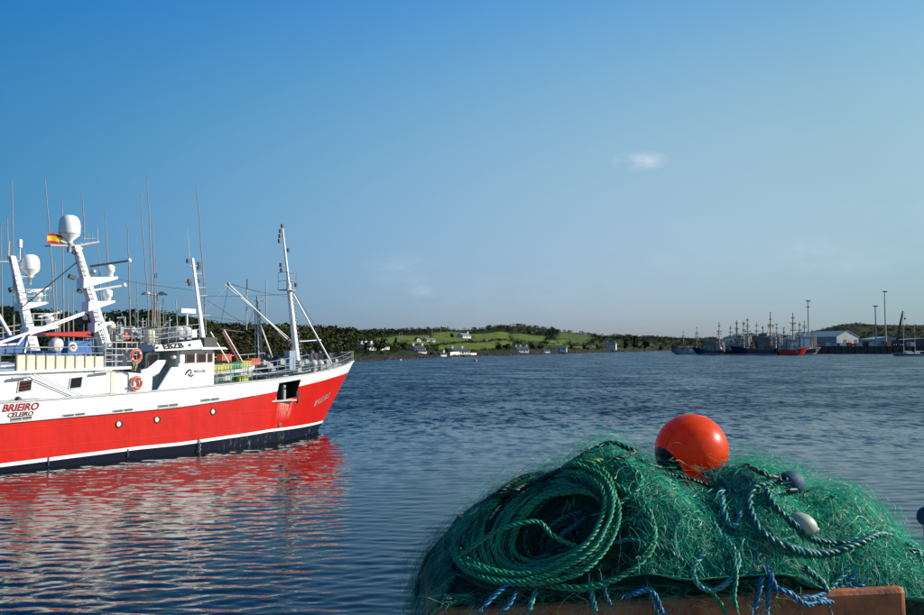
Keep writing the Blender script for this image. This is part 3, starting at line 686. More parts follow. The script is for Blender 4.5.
# liferaft canisters on the wheelhouse top
for px in (177, 184.5):
    c = bp3(px, 332, -1.6); g = MB().lathe([(.001, -.55), (.2, -.54), (.3, -.46), (.31, -.06), (.33, -.03), (.33, .03), (.31, .06), (.3, .46), (.2, .54), (.001, .55)], c, 14, axis=(.35, 1, 0))
    cn = g.build('liferaft_canister', M['white_dirty'], ship)
    MB().box(c + Vector((0, 0, -.36)), (.3, .9, .1)).build('cradle', M['steel'], cn)
railing([bp3(152, 345, -2.6) * 1, bp3(199, 339, -2.6)], .8, (1, .66, .33), .5, .02)
railing([(-13.8, -2.6, 5.52), (-13.8, 2.6, 5.52), (-10.2, 2.6, 5.55)], .95, (1, .66, .33), .8, .02)
x, z = bl(149.5, 337, -1.5); yb = empty('gas_bottle_locker', W((x, -1.5, z - .35)), RZ, 'pale yellow drum standing on the wheelhouse top left of the call sign', 'drum')
MB().lathe([(.001, 0), (.25, .01), (.27, .05), (.27, .3), (.285, .33), (.27, .36), (.27, .66), (.24, .71), (.001, .72)], (0, 0, 0), 16).build('barrel', M['cream'], yb)
MB().bb(-.3, .3, -.3, .3, -.06, -.004).build('foot', M['steel'], yb)
# flood light pole abaft the wheelhouse
g = MB(); g.tube([bp3(154, 345, 1), bp3(154.5, 292, 1)], .05, 6); g.tube([bp3(147, 296, 1), bp3(154.5, 294.5, 1), bp3(162, 295, 1)], .03, 5); fp_ = g.build('floodlight_pole', M['mastgrey'], ship)
for px, t in ((146, -.25), (163, .2)): MB().lathe([(.001, .1), (.14, .09), (.27, 0), (.25, -.05), (.001, -.06)], bp3(px, 293.5, 1), 12, axis=(t, 0, 1)).build('floodlight', M['mastgrey'], fp_)
# foremast
F0, F1, F2 = bp3(298, 372, 0), bp3(288.5, 283, 0), bp3(282.3, 227, 0)
g = MB(); g.tube([F0, F1], [.24, .14], 10); g.tube([F1, F2], [.09, .05], 8); fm = g.build('foremast', M['white'], ship)
g = MB()
for k in range(20): p = F0.lerp(F1, .08 + k * .046); g.box((p.x + .21 - k * .004, -.1, p.z), (.14, .26, .03))
g.tube([F0 + Vector((.36, -.1, .4)), F1 + Vector((.22, -.1, 0))], .018, 4)
g.build('ladder', M['steel'], fm)
g = MB(); c = bp3(287, 290, 0)
g.box(c, (.7, .9, .05))
for dx in (-.35, .35):
    for dy in (-.45, .45): g.tube([c + Vector((dx, dy, 0)), c + Vector((dx, dy, 1.1))], .02, 4)
for h in (.55, 1.1): g.tube([c + Vector((sx * .35, sy * .45, h)) for sx, sy in ((-1, -1), (1, -1), (1, 1), (-1, 1))], .02, 4, closed=True)
for py in (231, 242, 266): px = lerp(282.3, 288.5, (py - 227) / 56); g.tube([bp3(px - 4.5, py - .5, 0), bp3(px + 1, py, 0)], .025, 4)
tag(g.build('crow_platform', M['mastgrey'], fm), kind='stuff')
for px, py in [(280.5, 231), (280, 236), (279.5, 241), (282.4, 226), (281, 265), (281.5, 270), (288.5, 250), (296, 285)]: MB().box(bp3(px, py, 0), (.15, .14, .24)).build('signal_light', M['dark'], fm)
g = MB(); s0, s1 = bp3(290, 288, 0), bp3(332, 364, -.4); g.tube([s0, s1], .055, 8); g.tube([bp3(299.5, 341.5, 0), bp3(321, 340, -.25)], .04, 6); g.build('fore_stay_strut', M['white'], fm)
g = MB(); bt = bp3(228.6, 284, -.6); g.tube([bt, bp3(289, 341, -.2)], .036, 8); g.tube([bt + Vector((0, .35, 0)), bp3(290, 339, .15)], .025, 6); bm = g.build('derrick_boom', M['white'], fm)
MB().ball(bt, .11, 8).build('block', M['mastgrey'], bm)
for px, py in [(288.5, 341.5), (292, 351)]: MB().lathe([(.07, -.12), (.16, -.1), (.16, -.05), (.09, -.04), (.09, .04), (.16, .05), (.16, .1), (.07, .12)], bp3(px, py, -.35), 14, axis=(0, 1, 0)).build('sheave', M['redbrown'], fm)
MB().bb(bl(290, 350, -.3)[0] - .25, bl(290, 350, -.3)[0] + .25, -.55, .0, 4.1, 5.3).build('winch_housing', M['bluegrey'], ship)
wr = MB()
for A, B in [((229, 284, -.6), (288, 297, 0)), ((229, 283, -.6), (260, 292, 0)), ((229, 284, -.6), (204, 312, -.5)), ((229, 285, -.4), (292, 350, -.3)), ((289, 285, 0), (336, 355, .4)), ((192, 282, -.5), (152, 282, 0)), ((205, 296, -.5), (288, 294, 0)), ((205, 316, -.5), (260, 322, 1)), ((100, 276, 0), (192, 290, -.5)),
             ((229, 284, -.6), (219, 332, -.5)), ((207, 300, -.5), (256, 330, 0)), ((244, 332, 2), (222, 329, 2)), ((258, 300, 2), (246, 330, 2)), ((262, 312, 2), (300, 358, 0)), ((299, 350, .5), (330, 355, 1))]:
    a, b = bp3(*A), bp3(*B); mid = a.lerp(b, .5) - Vector((0, 0, (a - b).length * .012)); wr.tube([a, mid, b], .014, 3)
wr.build('rigging', M['wire'], ship)
# lattice mast behind the foredeck boxes
G0, G1 = bp3(259, 366, 1.6), bp3(257, 296, 1.6); g = MB()
for dx, dy in ((-.16, -.16), (.16, -.16), (.16, .16), (-.16, .16)):
    g.tube([G0 + Vector((dx, dy, 0)), G1.lerp(G0, .2) + Vector((dx * .6, dy * .6, 0))], .035, 5)
for k in range(12):
    p = G0.lerp(G1, k / 15); q = G0.lerp(G1, (k + 1) / 15)
    g.tube([p + Vector((-.15, -.15, 0)), q + Vector((.15, -.15, 0))], .02, 4); g.tube([p + Vector((.15, -.15, 0)), q + Vector((.15, .15, 0))], .02, 4); g.tube([q + Vector((-.15, -.15, 0)), q + Vector((.15, -.15, 0))], .02, 4)
g.tube([G0.lerp(G1, .75), G1], .06, 6); lm = g.build('lattice_mast', M['mastgrey'], ship)
g = MB(); g.tube([bp3(254, 301, 1.6), bp3(266, 301, 1.6)], .025, 4); g.tube([bp3(266, 318, 1.6), bp3(266.5, 280, 1.6)], .04, 5); g.tube([bp3(246.5, 330, 1.6), bp3(247, 279, 1.6)], .04, 5); g.tube([bp3(245, 297, 1.6), bp3(249, 297, 1.6)], .05, 5)
g.build('antenna_bracket', M['mastgrey'], lm)
MB().tube([bp3(258.5, 320, 1.6), bp3(274, 362, 1.4)], .05, 6).build('brace', M['white'], lm)
mast_beam([bp3(210.5, 332, -1.2), bp3(229, 363, -1.5)], .04, 6, 'boat_boom')
MB().tube([bp3(224, 330, -.6), bp3(242, 361, -.8)], .04, 6).build('jib_crane', M['white'], ship)
g = MB(); a, b = bp3(222.3, 332, -.6), bp3(238, 361, -.8)
g.tube([a, b], .06, 6)
for k in range(9): p = a.lerp(b, k / 9); q = bp3(224, 330, -.6).lerp(bp3(242, 361, -.8), (k + .5) / 9); g.tube([p, q], .03, 4)
g.build('jib_lattice', M['redbrown'], ship)
# foredeck rail, capstans, deck gear
rp = []
for i in range(len(TOP)):
    p = TOP[i][0]
    if -8.3 < p.x: rp.append((p.x - .08, p.y + .09, p.z + .07))
rp = rp[::-1]
railing(rp, .62, (1, .5), 1.0, .022); railing([(x, -y, z) for x, y, z in rp], .62, (1, .5), 1.0, .022, m='white_dirty')
railing([(-9.9, -2.7, 3.5), (-6.2, -2.6, 3.7), (-2.2, -1.6, 4.1)], .95, (1, .66, .33), .9, .022)
railing([(-9.9, 1.2, 3.5), (-3.4, 1.2, 3.9)], 1.25, (1, .6), 1.3, .03)
for px in (313.5, 320):
    c = bp3(px, 366, -.3); g = MB().lathe([(.16, -.5), (.16, 0), (.25, .05), (.26, .2), (.19, .36), (.001, .42)], c, 14); g.build('cowl_vent', M['white_dirty'], ship)
g = MB()
for px, py, s in [(268, 366, .4), (272, 369, .3), (300, 364, .35), (306, 362, .3), (281, 362, .35), (336, 361, .25), (327, 362, .3), (264, 363, .3)]:
    s *= .75; c = bp3(px, py, -.5); g.box(c, (s * 1.5, s * 1.4, s)); g.lathe([(.001, -s * .7), (s * .5, -s * .65), (s * .5, s * .65), (.001, s * .7)], c + Vector((0, .1, s * .4)), 8, axis=(0, 1, 0))
tag(g.build('deck_fittings', M['steel'], ship), kind='stuff')
g = MB()
for px, py, s in [(266, 361, .45), (275, 364, .6), (281, 366, .5), (304, 358, .4), (310, 357, .5), (318, 356, .4), (328, 357, .35), (340, 355, .3), (262, 368, .5), (297, 360, .4)]:
    c = bp3(px, py, .5); g.box(c, (s * 1.6, s * 1.3, s), rz=px * .7); g.ball(c + Vector((.1, 0, s * .5)), s * .45, 6)
tag(g.build('deck_clutter', M['dark'], ship), kind='stuff')
MB().prism([(-9.6, 2.6), (-4.2, 3.0), (-4.2, 3.6), (-9.6, 3.15)], -2.0, 2.0).build('shelter_deck', M['deck'], ship)
# fish boxes stacked before the wheelhouse
def fish_box(px, py, y, m, label):
    b = bp3(px, py, y); t = empty('fish_box', W(b), RZ, label, 'fish box', 'plastic fish boxes stacked ahead of the wheelhouse')
    g = MB(); l, w, h, th = .62, .48, .36, .03
    g.bb(-l / 2, l / 2, -w / 2, w / 2, 0, th)
    for sx in (-1, 1): g.bb(sx * l / 2 - th / 2, sx * l / 2 + th / 2, -w / 2 - th / 2, w / 2 + th / 2, 0, h)
    for sy in (-1, 1): g.bb(-l / 2 + th / 2, l / 2 - th / 2, sy * w / 2 - th / 2, sy * w / 2 + th / 2, 0, h - .002)
    g.build('tub', M[m], t)
    r = MB()
    for sy in (-1, 1): r.bb(-l / 2 - .03, l / 2 + .03, sy * (w / 2 + .03) - .02, sy * (w / 2 + .03) + .02, h - .05, h + .006)
    for sx in (-1, 1): r.bb(sx * (l / 2 + .03) - .02, sx * (l / 2 + .03) + .02, -w / 2 - .01, w / 2 + .01, h - .05, h + .005)
    r.build('rim', M[m], t)
    gg = MB()
    for k in (-.18, 0, .18): gg.bb(k - .025, k + .025, -w / 2 - .035, -w / 2 - .012, .04, h - .07)
    gg.build('rib', M[m], t)
for a in [(215, 371.5, -2.0, 'yellow', 'yellow fish box on the upper layer, nearest the wheelhouse'), (224.5, 370.3, -2.0, 'yellow', 'yellow fish box on the upper layer, between a yellow and a green one'), (234.5, 369, -2.0, 'green', 'upper green fish box of the stack ahead of the wheelhouse'), (243.5, 367.2, -2.0, 'yellow', 'yellow fish box on the upper layer, right of the green one'),
          (253, 364.8, -1.7, 'orange', 'orange red fish box at the right end of the stack'), (225.5, 381, -2.0, 'white_dirty', 'grimy white fish box under the yellow ones'), (232.5, 380, -2.0, 'green', 'lower green fish box of the stack ahead of the wheelhouse'), (241.5, 382, -2.3, 'yellow', 'yellow fish box lowest of all, nearest the bulwark'), (217, 382, -2.0, 'deck', 'dark green fish box beside the wheelhouse front'),
          (224, 360.5, -.8, 'orange', 'orange red fish box behind the yellow ones')]: fish_box(*a)
# lifebuoys
def lifebuoy(px, py, y, label, tilt):
    t = empty('lifebuoy', W(bp3(px, py, y)), RZ, label, 'lifebuoy', 'lifebuoys hung on the trawler')
    R_, r_ = .245, .075; n1, n2 = 28, 8; V = []; F = []; mi = []
    for i in range(n1):
        a = 2 * math.pi * i / n1
        for j in range(n2):
            b = 2 * math.pi * j / n2; rr = R_ + r_ * math.cos(b); V.append((rr * math.cos(a), r_ * math.sin(b) * .9, rr * math.sin(a) * 1.12))
    for i in range(n1):
        for j in range(n2):
            F.append((i * n2 + j, i * n2 + (j + 1) % n2, (i + 1) % n1 * n2 + (j + 1) % n2, (i + 1) % n1 * n2 + j)); mi.append(1 if i % 14 == 2 else 0)
    o = mesh_np('ring', V, F, [M['orange'], M['white']], t, mi, True)
    MB().tube([(math.cos(a) * (R_ + r_ + .015), -.02, math.sin(a) * (R_ + r_ + .02) * 1.12) for a in np.linspace(0, 6.28, 25)[:-1]], .012, 4, closed=True).build('grab_line', M['white'], t)
    t.rotation_euler = (tilt, 0, RZ)
lifebuoy(136, 356, YS - .12, 'upper orange lifebuoy on the deckhouse rail', .05)
lifebuoy(137, 383, YS + .05, 'lower orange lifebuoy on the white wall right of the door', 0)
x, z = bl(133.5, 367, YS - .1); lt = empty('lifebuoy_light', W((x, YS - .12, z)), RZ, 'small yellow lifebuoy light under the upper ring', 'light')
MB().lathe([(.001, -.22), (.11, -.2), (.12, 0), (.06, .05), (.05, .22), (.001, .24)], (0, 0, 0), 10).build('float_body', M['yellow'], lt); MB().bb(-.02, .02, -.14, -.1, -.15, .2).build('clip', M['dark'], lt)
# blue casing with logo disc and red top, drum, boom
x0, z0 = bl(67, 353, -.8); x1, _ = bl(91, 352, -.8)
cas = MB().prism([(x0, 4.3), (x1, 4.3), (x1, 5.83), (x0, 5.83)], -.9, .9).build('funnel_casing', M['blue'], ship)
c = bp3(72.5, 347, -.9); MB().lathe([(.24, 0), (.24, .02), (.001, .022)], (c.x, -.9, c.z), 20, axis=(0, -1, 0)).build('logo_disc', M['white'], cas)
lg = MB(); lg.tube([(c.x + .13 * math.cos(a), -.93, c.z + .11 * math.sin(a)) for a in np.linspace(.3, 3.4, 9)], [.01, .03, .04, .04, .04, .03, .03, .02, .01], 4); lg.tube([(c.x - .02, -.93, c.z - .02), (c.x + .06, -.93, c.z - .1), (c.x + .14, -.93, c.z - .05)], .025, 4); lg.build('logo', M['redbrown'], cas)
pr = [bl(45, 335.5, -1), bl(90, 337, -1), bl(90, 331.5, -1), bl(72, 332, -1), bl(45, 333.8, -1)]
MB().prism(pr, -1.05, 1.05).build('red_canopy', M['red'], ship)
x0, z0 = bl(40, 353, -.8); x1, _ = bl(58, 353, -.8); MB().bb(x0, x1, -1.1, .6, 4.3, 5.35).build('machinery_box', M['blue'], ship)
c = bp3(56, 345, -1.2); MB().lathe([(.001, -.2), (.28, -.2), (.33, -.16), (.33, .16), (.28, .2), (.001, .2)], c, 20, axis=(-.35, 1, .1)).build('winch_drum', M['white_dirty'], ship)
g = MB(); g.tube([bp3(-30, 353, -2.2), bp3(30, 332.5, -1.5), bp3(84, 312.5, -.6)], [.08, .07, .05], 8); g.tube([bp3(30, 335, -1.5), bp3(84, 314.5, -.6)], .03, 5); g.build('cargo_boom', M['white'], ship)
g = MB(); g.tube([bp3(20, 309, .5), bp3(77, 262, 0)], .03, 5); g.build('black_stay', M['dark'], ship)
# radar cabinets and clutter on the deckhouse top, abaft the wheelhouse
g = MB(); x, z = bl(123, 362, -1.2); g.bb(x - .3, x + .3, -1.4, -.9, 4.4, 5.4); g.bb(x - .55, x - .35, -1.35, -1.0, 4.4, 5.15); g.build('vent_cabinet', M['white_dirty'], ship)
nb = empty('net_heap', W(bp3(132, 347.5, -.6)), RZ, 'brown heap of nets on the platform abaft the wheelhouse', 'net heap')
V = []; F = []; n1, n2 = 16, 8
for j in range(n2 + 1):
    for i in range(n1):
        a = 2 * math.pi * i / n1; h = j / n2; rr = math.sqrt(max(0, 1 - h ** 2)) * (1 + .25 * mnoise.noise((math.cos(a) * 2, math.sin(a) * 2, h * 3)))
        V.append((rr * 1.0 * math.cos(a), rr * .8 * math.sin(a), h * .42 * (1 + .4 * mnoise.noise((math.cos(a) * 3, math.sin(a) * 3, 5)))))
F = [(j * n1 + i, j * n1 + (i + 1) % n1, (j + 1) * n1 + (i + 1) % n1, (j + 1) * n1 + i) for j in range(n2) for i in range(n1)]
mesh_np('netting', V, F, M['brown'], nb, smooth=True)
MB().tube([(.9 * math.cos(a), .7 * math.sin(a), .12 + .1 * math.sin(3 * a)) for a in np.linspace(0, 6.2, 24)], .03, 5).build('head_rope', M['brown'], nb)
p = bp3(132, 348, -.6); MB().bb(p.x - 1.2, p.x + 1.1, -1.6, 2.0, p.z - .12, p.z - .005).build('gear_platform', M['mastgrey'], ship)
g = MB()
for dx in (-1.1, 1.0):
    for y in (-1.5, 1.9): g.tube([(p.x + dx, y, 4.3), (p.x + dx, y, p.z - .1)], .05, 5)
for y in (-1.55, 1.95): g.tube([(p.x - 1.1, y, 4.4), (p.x + 1.0, y, p.z - .15)], .03, 4)
tag(g.build('platform_leg', M['mastgrey'], ship), kind='stuff')
railing([(p.x - 1.1, -1.5, p.z), (p.x + 1.0, -1.5, p.z), (p.x + 1.0, 1.9, p.z), (p.x - 1.1, 1.9, p.z)], 1.0, (1, .6, .3), .55, .02, m='white_dirty')
for (px, py, s, mm, nm) in [(101, 331, .55, 'steel', 'net_sounder'), (112, 326, .3, 'white_dirty', 'horn'), (104, 337, .45, 'white_dirty', 'camera_box'), (125, 337, .35, 'orange', 'danbuoy'), (84, 318, .28, 'white', 'dome'), (80, 322, .35, 'dark', 'lamp_box'), (133, 333, .4, 'white_dirty', 'horn'), (139, 336, .35, 'mastgrey', 'aerial_box'), (118, 338, .45, 'mastgrey', 'aerial_box'), (96, 344, .5, 'mastgrey', 'aerial_box')]:
    c = bp3(px, py, .6); g = MB().box(c, (s, s * .8, s * .7)); g.lathe([(s * .1, -1.4), (s * .12, 0), (s * .4, s * .35), (s * .42, s * .6), (.001, s * .9)], c, 10); g.build(nm, M[mm], ship)
g = MB()
for px, pt in [(105, 314), (110, 318), (118, 322), (121, 322), (143, 318), (166, 310), (170, 317), (60, 322), (70, 316), (160, 305), (136, 308)]:
    g.tube([bp3(px, 352, .9), bp3(px - .5, pt, .9)], .035, 5); g.tube([bp3(px - 1.5, pt + 4, .9), bp3(px + 2, pt + 3, .9)], .025, 4)
g.tube([bp3(117, 318, .9), bp3(125, 317, .9), bp3(125, 352, .9)], .04, 5); g.tube([bp3(96, 330, .9), bp3(170, 326, .9)], .025, 4); g.tube([bp3(96, 338, .9), bp3(150, 334, .9)], .025, 4)
g.build('aerial_post', M['mastgrey'], ship)
g = MB(); rs = random.Random(5)
for k in range(46):
    px = rs.uniform(92, 172); py = rs.uniform(326, 352); y = rs.uniform(-2.2, 2.4); c = bp3(px, py, y)
    if k % 3 == 0: g.box(c, (rs.uniform(.15, .5), rs.uniform(.15, .4), rs.uniform(.12, .5)), rz=rs.uniform(0, 3))
    else: d = Vector((rs.uniform(-.9, .9), rs.uniform(-.6, .6), rs.uniform(-.5, .9))); g.tube([c - d, c + d], rs.uniform(.015, .035), 4)
tag(g.build('aerial_clutter', M['steel'], ship), kind='stuff')
# tall whip poles
def whip(pts, y, parent, r=.04, m='pole'):
    P = [bp3(px, py, y) for px, py in pts]; Q = []
    for a, b in zip(P[:-1], P[1:]):
        for k in range(5): Q.append(a.lerp(b, k / 5) + Vector((random.uniform(-.025, .025), random.uniform(-.02, .02), 0)))
    Q.append(P[-1]); n = len(Q)
    return MB().tube(Q, [lerp(r * .45, r, i / (n - 1)) for i in range(n)], 5).build('whip_antenna', M[m], parent)
for pts in [[(127, 222), (129, 258), (130.5, 345)], [(140, 193), (144, 250), (148, 300), (149, 345)], [(147, 175), (149, 215), (152, 290), (152.5, 345)], [(152.5, 217), (154, 260), (156, 345)], [(156, 258), (157, 300), (158, 345)], [(196, 183), (200, 225), (203.5, 280), (206, 335)], [(137, 280), (138, 340)], [(163, 298), (164, 335)], [(105, 212), (107, 245), (109, 300)], [(82.5, 193), (84.5, 240)], [(98, 248), (101, 300)]]:
    whip(pts, .8, ship)
whip([(187, 228), (189.5, 258)], -.5, ship, .025, 'white_dirty')

# ------------------------------------------------------------------ second trawler lying outside the first
Y2 = 7.6
ship2 = empty('fishing_trawler', W((-2, Y2, 0)), RZ, 'blue and white trawler lying half hidden behind the red one, with its own radar dome', 'trawler')
HM2 = [M['boot'], M['white'], M['blue'], M['white']]
HM_keep = HM; HM = HM2
h2, d2, c2, T2, G2, S2 = make_hull('hull', ship2, [interp([-30, 3], [-1, -1]), interp([-30, 3], [.3, .6]), interp([-30, 3], [.45, .75]), interp([-30, -12, 3], [2.1, 2.2, 3.6]), interp([-30, -12, 3], [2.8, 2.9, 4.2])], [0, 1, 2, 3], 28, 6.6)
HM = HM_keep
d2.build('deck', [M['deck'], M['white_dirty']], ship2); c2.build('cap_rail', [M['white_dirty']], ship2)
def b2(px, py, y=Y2):                   # on the second boat's centre plane
    x, z = bl(px, py, y); return Vector((x + 2, y - Y2, z))
xa = b2(28, 345).x
MB().prism([(-26, 1.9), (xa - .1, 1.9), (xa - .1, 4.6), (-26, 4.3)], -2.6, 2.6).build('deckhouse', M['white'], ship2)
P = [b2(-40, 353, Y2 - 2), b2(24, 353, Y2 - 2), b2(28.5, 335, Y2 - 2), b2(24, 336, Y2 - 2), b2(18, 344, Y2 - 2), b2(-40, 348, Y2 - 2)]
MB().prism([(p.x, p.z) for p in P], -2.0, 2.0).build('blue_casing', M['blue'], ship2)
g = MB(); 
for yy in (-2.03, 2.03): g.tube([(p.x, yy, p.z) for p in P[1:]], .07, 6)
g.build('white_edging', M['white'], ship2)
P0, P1 = b2(39, 375), b2(12, 256)
g = MB(); quad_mast(g, P0, P1, .30, .14, .3, .15); mk = g.build('mast', M['white'], ship2)
g = MB()
for k in range(20): p = P0.lerp(P1, .1 + k * .042); g.box((p.x, p.y - .38, p.z), (.36, .03, .03))
tag(g.build('ladder', M['steel'], mk), kind='stuff')
for (py, pl_, pr_) in [(303, 22, 45), (327, 28, 56)]:
    a, b = b2(pl_, py), b2(pr_, py - 1); g = MB(); g.add([(a.x - .2, -.5, a.z - .45), (a.x - .2, .5, a.z - .45), (b.x, -.4, b.z - .1), (b.x, .4, b.z - .1), (a.x - .2, -.5, a.z), (a.x - .2, .5, a.z), (b.x, -.4, b.z), (b.x, .4, b.z)], [(0, 1, 3, 2), (4, 6, 7, 5), (0, 2, 6, 4), (1, 5, 7, 3), (2, 3, 7, 6), (0, 4, 5, 1)]); g.build('radar_platform', M['white'], mk)
    railing([(a.x, -.5, a.z), (b.x, -.4, b.z), (b.x, .4, b.z), (a.x, .5, a.z)], .75, (1, .5), .5, .022, parent=mk, m='white_dirty')
    radar((b.x - .4, 0, b.z), 1.6, mk, .6, .3)
a = b2(30, 276); radome(b2(30, 265), .52, 1.2, mk)
g = MB(); g.tube([b2(13, 277), b2(34, 276.5)], .07, 6); g.tube([b2(-4, 262), b2(26, 261)], .05, 6); g.tube([b2(8.5, 263), b2(9, 241)], .045, 6); g.tube([b2(17, 263), b2(17.5, 252)], .02, 4); g.tube([b2(6, 262), b2(6, 250)], .02, 4); g.tube([b2(25, 261), b2(24, 250)], .02, 4); g.build('yard', M['mastgrey'], mk)
MB().lathe([(.12, -.2), (.13, .2), (.1, .26), (.001, .28)], b2(20, 244), 10).tube([b2(20, 262), b2(20, 246)], .03, 5).build('satellite_dome', M['white'], mk)
MB().lathe([(.05, -.1), (.2, .1), (.001, .12)], b2(10, 289), 10, axis=(1, 0, -.5)).build('floodlight', M['dark'], mk)
MB().tube([b2(-6, 308), b2(10, 335)], .12, 8).build('boom', M['white'], ship2)
railing([b2(-20, 347), b2(24, 340)], .9, (1, .66, .33), .6, .025, parent=ship2, m='white_dirty')
def whip2(pts, r=.045):
    P = [b2(*p) for p in pts]; n = len(P); return MB().tube(P, [lerp(r * .45, r, i / (n - 1)) for i in range(n)], 5).build('whip_antenna', M['pole'], ship2)
for pts in [[(45, 178), (48, 215), (52, 265), (56, 345)], [(12, 180), (13.5, 260), (14, 345)], [(62, 200), (63, 260), (64, 345)], [(7.5, 218), (8, 262)], [(1, 225), (2, 300), (3, 345)], [(68, 285), (68.5, 345)], [(73, 288), (73.5, 345)], [(55, 262), (58, 345)]]: whip2(pts)
# ------------------------------------------------------------------ far shore: land, trees, houses
PXR = [-420, -200, 0, 30, 80, 120, 160, 215, 240, 300, 350, 400, 440, 470, 500, 520, 560, 600, 640, 660, 700, 740, 780, 805, 822, 840, 858, 880, 905, 930, 1000, 1350]
RIDGE = [320, 312, 313, 315, 322, 321, 320, 329, 331, 331, 331, 330.5, 329.5, 330, 326, 327, 332, 335, 336, 337, 338.5, 338.5, 336, 334, 330, 325, 323, 325, 325.5, 325, 327, 330]
PXS = [-420, 0, 200, 300, 340, 360, 400, 440, 480, 520, 560, 600, 650, 690, 760, 830, 1350]
SHORE = [395, 376, 369, 364, 362, 361, 359, 357.5, 356, 355, 353.9, 352.6, 351.2, 350.6, 350.4, 350.3, 350.2]
def az_of(px): return (px - 462) / 898
def shore_d(px): return EYE * 898 / (np.interp(px, PXS, SHORE) - 347.5)
def ridge_d(px): return shore_d(px) + np.interp(px, [-420, 300, 450, 650, 1350], [190, 260, 330, 420, 600])
def ridge_h(px): return EYE + (347.5 - np.interp(px, PXR, RIDGE)) / 898 * ridge_d(px)
def fbm(x, y, s): return mnoise.fractal(Vector((x * s, y * s, 3.1)), 0.9, 2.1, 4)
def land(px, t):
    """ground point for a bearing px and t = 0 at the shore .. 1 on the ridge"""
    ds, dr, hr = float(shore_d(px)), float(ridge_d(px)), float(ridge_h(px))
    Y = ds + (dr - ds) * t; X = az_of(px) * Y
    if t <= 0: z = t * 30
    elif t <= 1: z = hr * (0.10 * min(1, t / .05) + .90 * (t ** 1.25 * (1.35 - .35 * t)))
    else: z = hr * (1 - .35 * (t - 1) ** 2)
    n = fbm(X, Y, .006) * min(1, max(0, t * 3)) * min(3.2, hr * .12)
    return Vector((X, Y, z + n))
def proj(v):
    d = v - Vector((0, 0, EYE)); f = d.y * math.cos(PITCH) + d.z * math.sin(PITCH); u = -d.y * math.sin(PITCH) + d.z * math.cos(PITCH)
    return 462 + 898 * d.x / f, 307.5 - 898 * u / f
def land_at(px, py):
    best = None
    for i in range(200):
        v = land(px, i / 200)
        if proj(v)[1] <= py: return v, i / 200
    return v, 1.0
# field blocks by bearing and depth: (px0, px1, t0, t1, shade)
FIELDS = [(372, 432, .28, .70, 0), (430, 472, .34, .78, 1), (350, 374, .42, .62, 2), (520, 548, .72, .86, 2), (436, 500, .08, .36, 0), (470, 512, .34, .72, 0), (498, 514, .12, .36, 0), (510, 548, .30, .66, 1), (546, 570, .16, .52, 0), (404, 436, .14, .27, 1),  (556, 592, .35, .95, 2), (540, 604, .10, .26, 1), (600, 650, .25, .42, 2), (588, 640, .06, .16, 2)]
def field(px, t):
    w = 3.0 * math.sin(t * 11 + px * .05); k = 0; sh = 0
    for a, b, c, d, s in FIELDS:
        m = min(px + w - a, b - px - w) / 2.0; n_ = min(t - c, d - t) / .025
        q = max(0, min(1, m, n_))
        if q > k: k, sh = q, s
    return k, sh
def build_land():
    pxs = np.concatenate([np.arange(-420, 300, 12), np.arange(300, 960, 2.2), np.arange(960, 1351, 14)]); ts = np.concatenate([[-.06], np.linspace(0, 1, 66), [1.1, 1.3, 1.6]])
    V = []; C = []
    for px in pxs:
        for t in ts:
            v = land(px, t); V.append(v); k, sh = field(px, t); n = fbm(v.x, v.y, .03)
            grass = [(0.098, 0.130, 0.022), (0.080, 0.112, 0.022), (0.055, 0.078, 0.020)][sh]
            scrub = (0.022 + .012 * n, 0.030 + .01 * n, 0.012); rock = (0.020, 0.018, 0.014)
            c = [scrub[i] * (1 - k) + grass[i] * k * (1 + .25 * n) for i in range(3)]
            r = max(0, min(1, (.05 + .015 * n - t) / .02)); c = [c[i] * (1 - r) + rock[i] * r for i in range(3)]
            C.append((max(.004, c[0]), max(.004, c[1]), max(.004, c[2]), 1))
    n1, n2 = len(pxs), len(ts); I = np.arange(n1 * n2).reshape(n1, n2)
    F = np.stack([I[:-1, :-1], I[1:, :-1], I[1:, 1:], I[:-1, 1:]], -1).reshape(-1, 4)
    m = bpy.data.materials.new('hillside'); m.use_nodes = True; tr = m.node_tree; b = tr.nodes['Principled BSDF']; b.inputs['Roughness'].default_value = .95; b.inputs['Specular IOR Level'].default_value = .1
    at = tr.nodes.new('ShaderNodeAttribute'); at.attribute_name = 'cover'
    n = tr.nodes.new('ShaderNodeTexNoise'); n.inputs['Scale'].default_value = .22; n.inputs['Detail'].default_value = 8; n.inputs['Roughness'].default_value = .75
    tcn = tr.nodes.new('ShaderNodeTexCoord'); tr.links.new(tcn.outputs['Object'], n.inputs['Vector'])
    mr = tr.nodes.new('ShaderNodeMapRange'); mr.inputs['From Min'].default_value = .3; mr.inputs['From Max'].default_value = .7; mr.inputs['To Min'].default_value = .55; mr.inputs['To Max'].default_value = 1.35; tr.links.new(n.outputs['Fac'], mr.inputs['Value'])
    mx = tr.nodes.new('ShaderNodeVectorMath'); mx.operation = 'SCALE'; tr.links.new(at.outputs['Color'], mx.inputs[0]); tr.links.new(mr.outputs[0], mx.inputs['Scale']); tr.links.new(mx.outputs[0], b.inputs['Base Color'])
    o = mesh_np('hills', V, F, m, smooth=True)
    ca = o.data.color_attributes.new('cover', 'FLOAT_COLOR', 'POINT'); ca.data.foreach_set('color', np.array(C, np.float32).ravel()); o['kind'] = 'structure'
build_land()

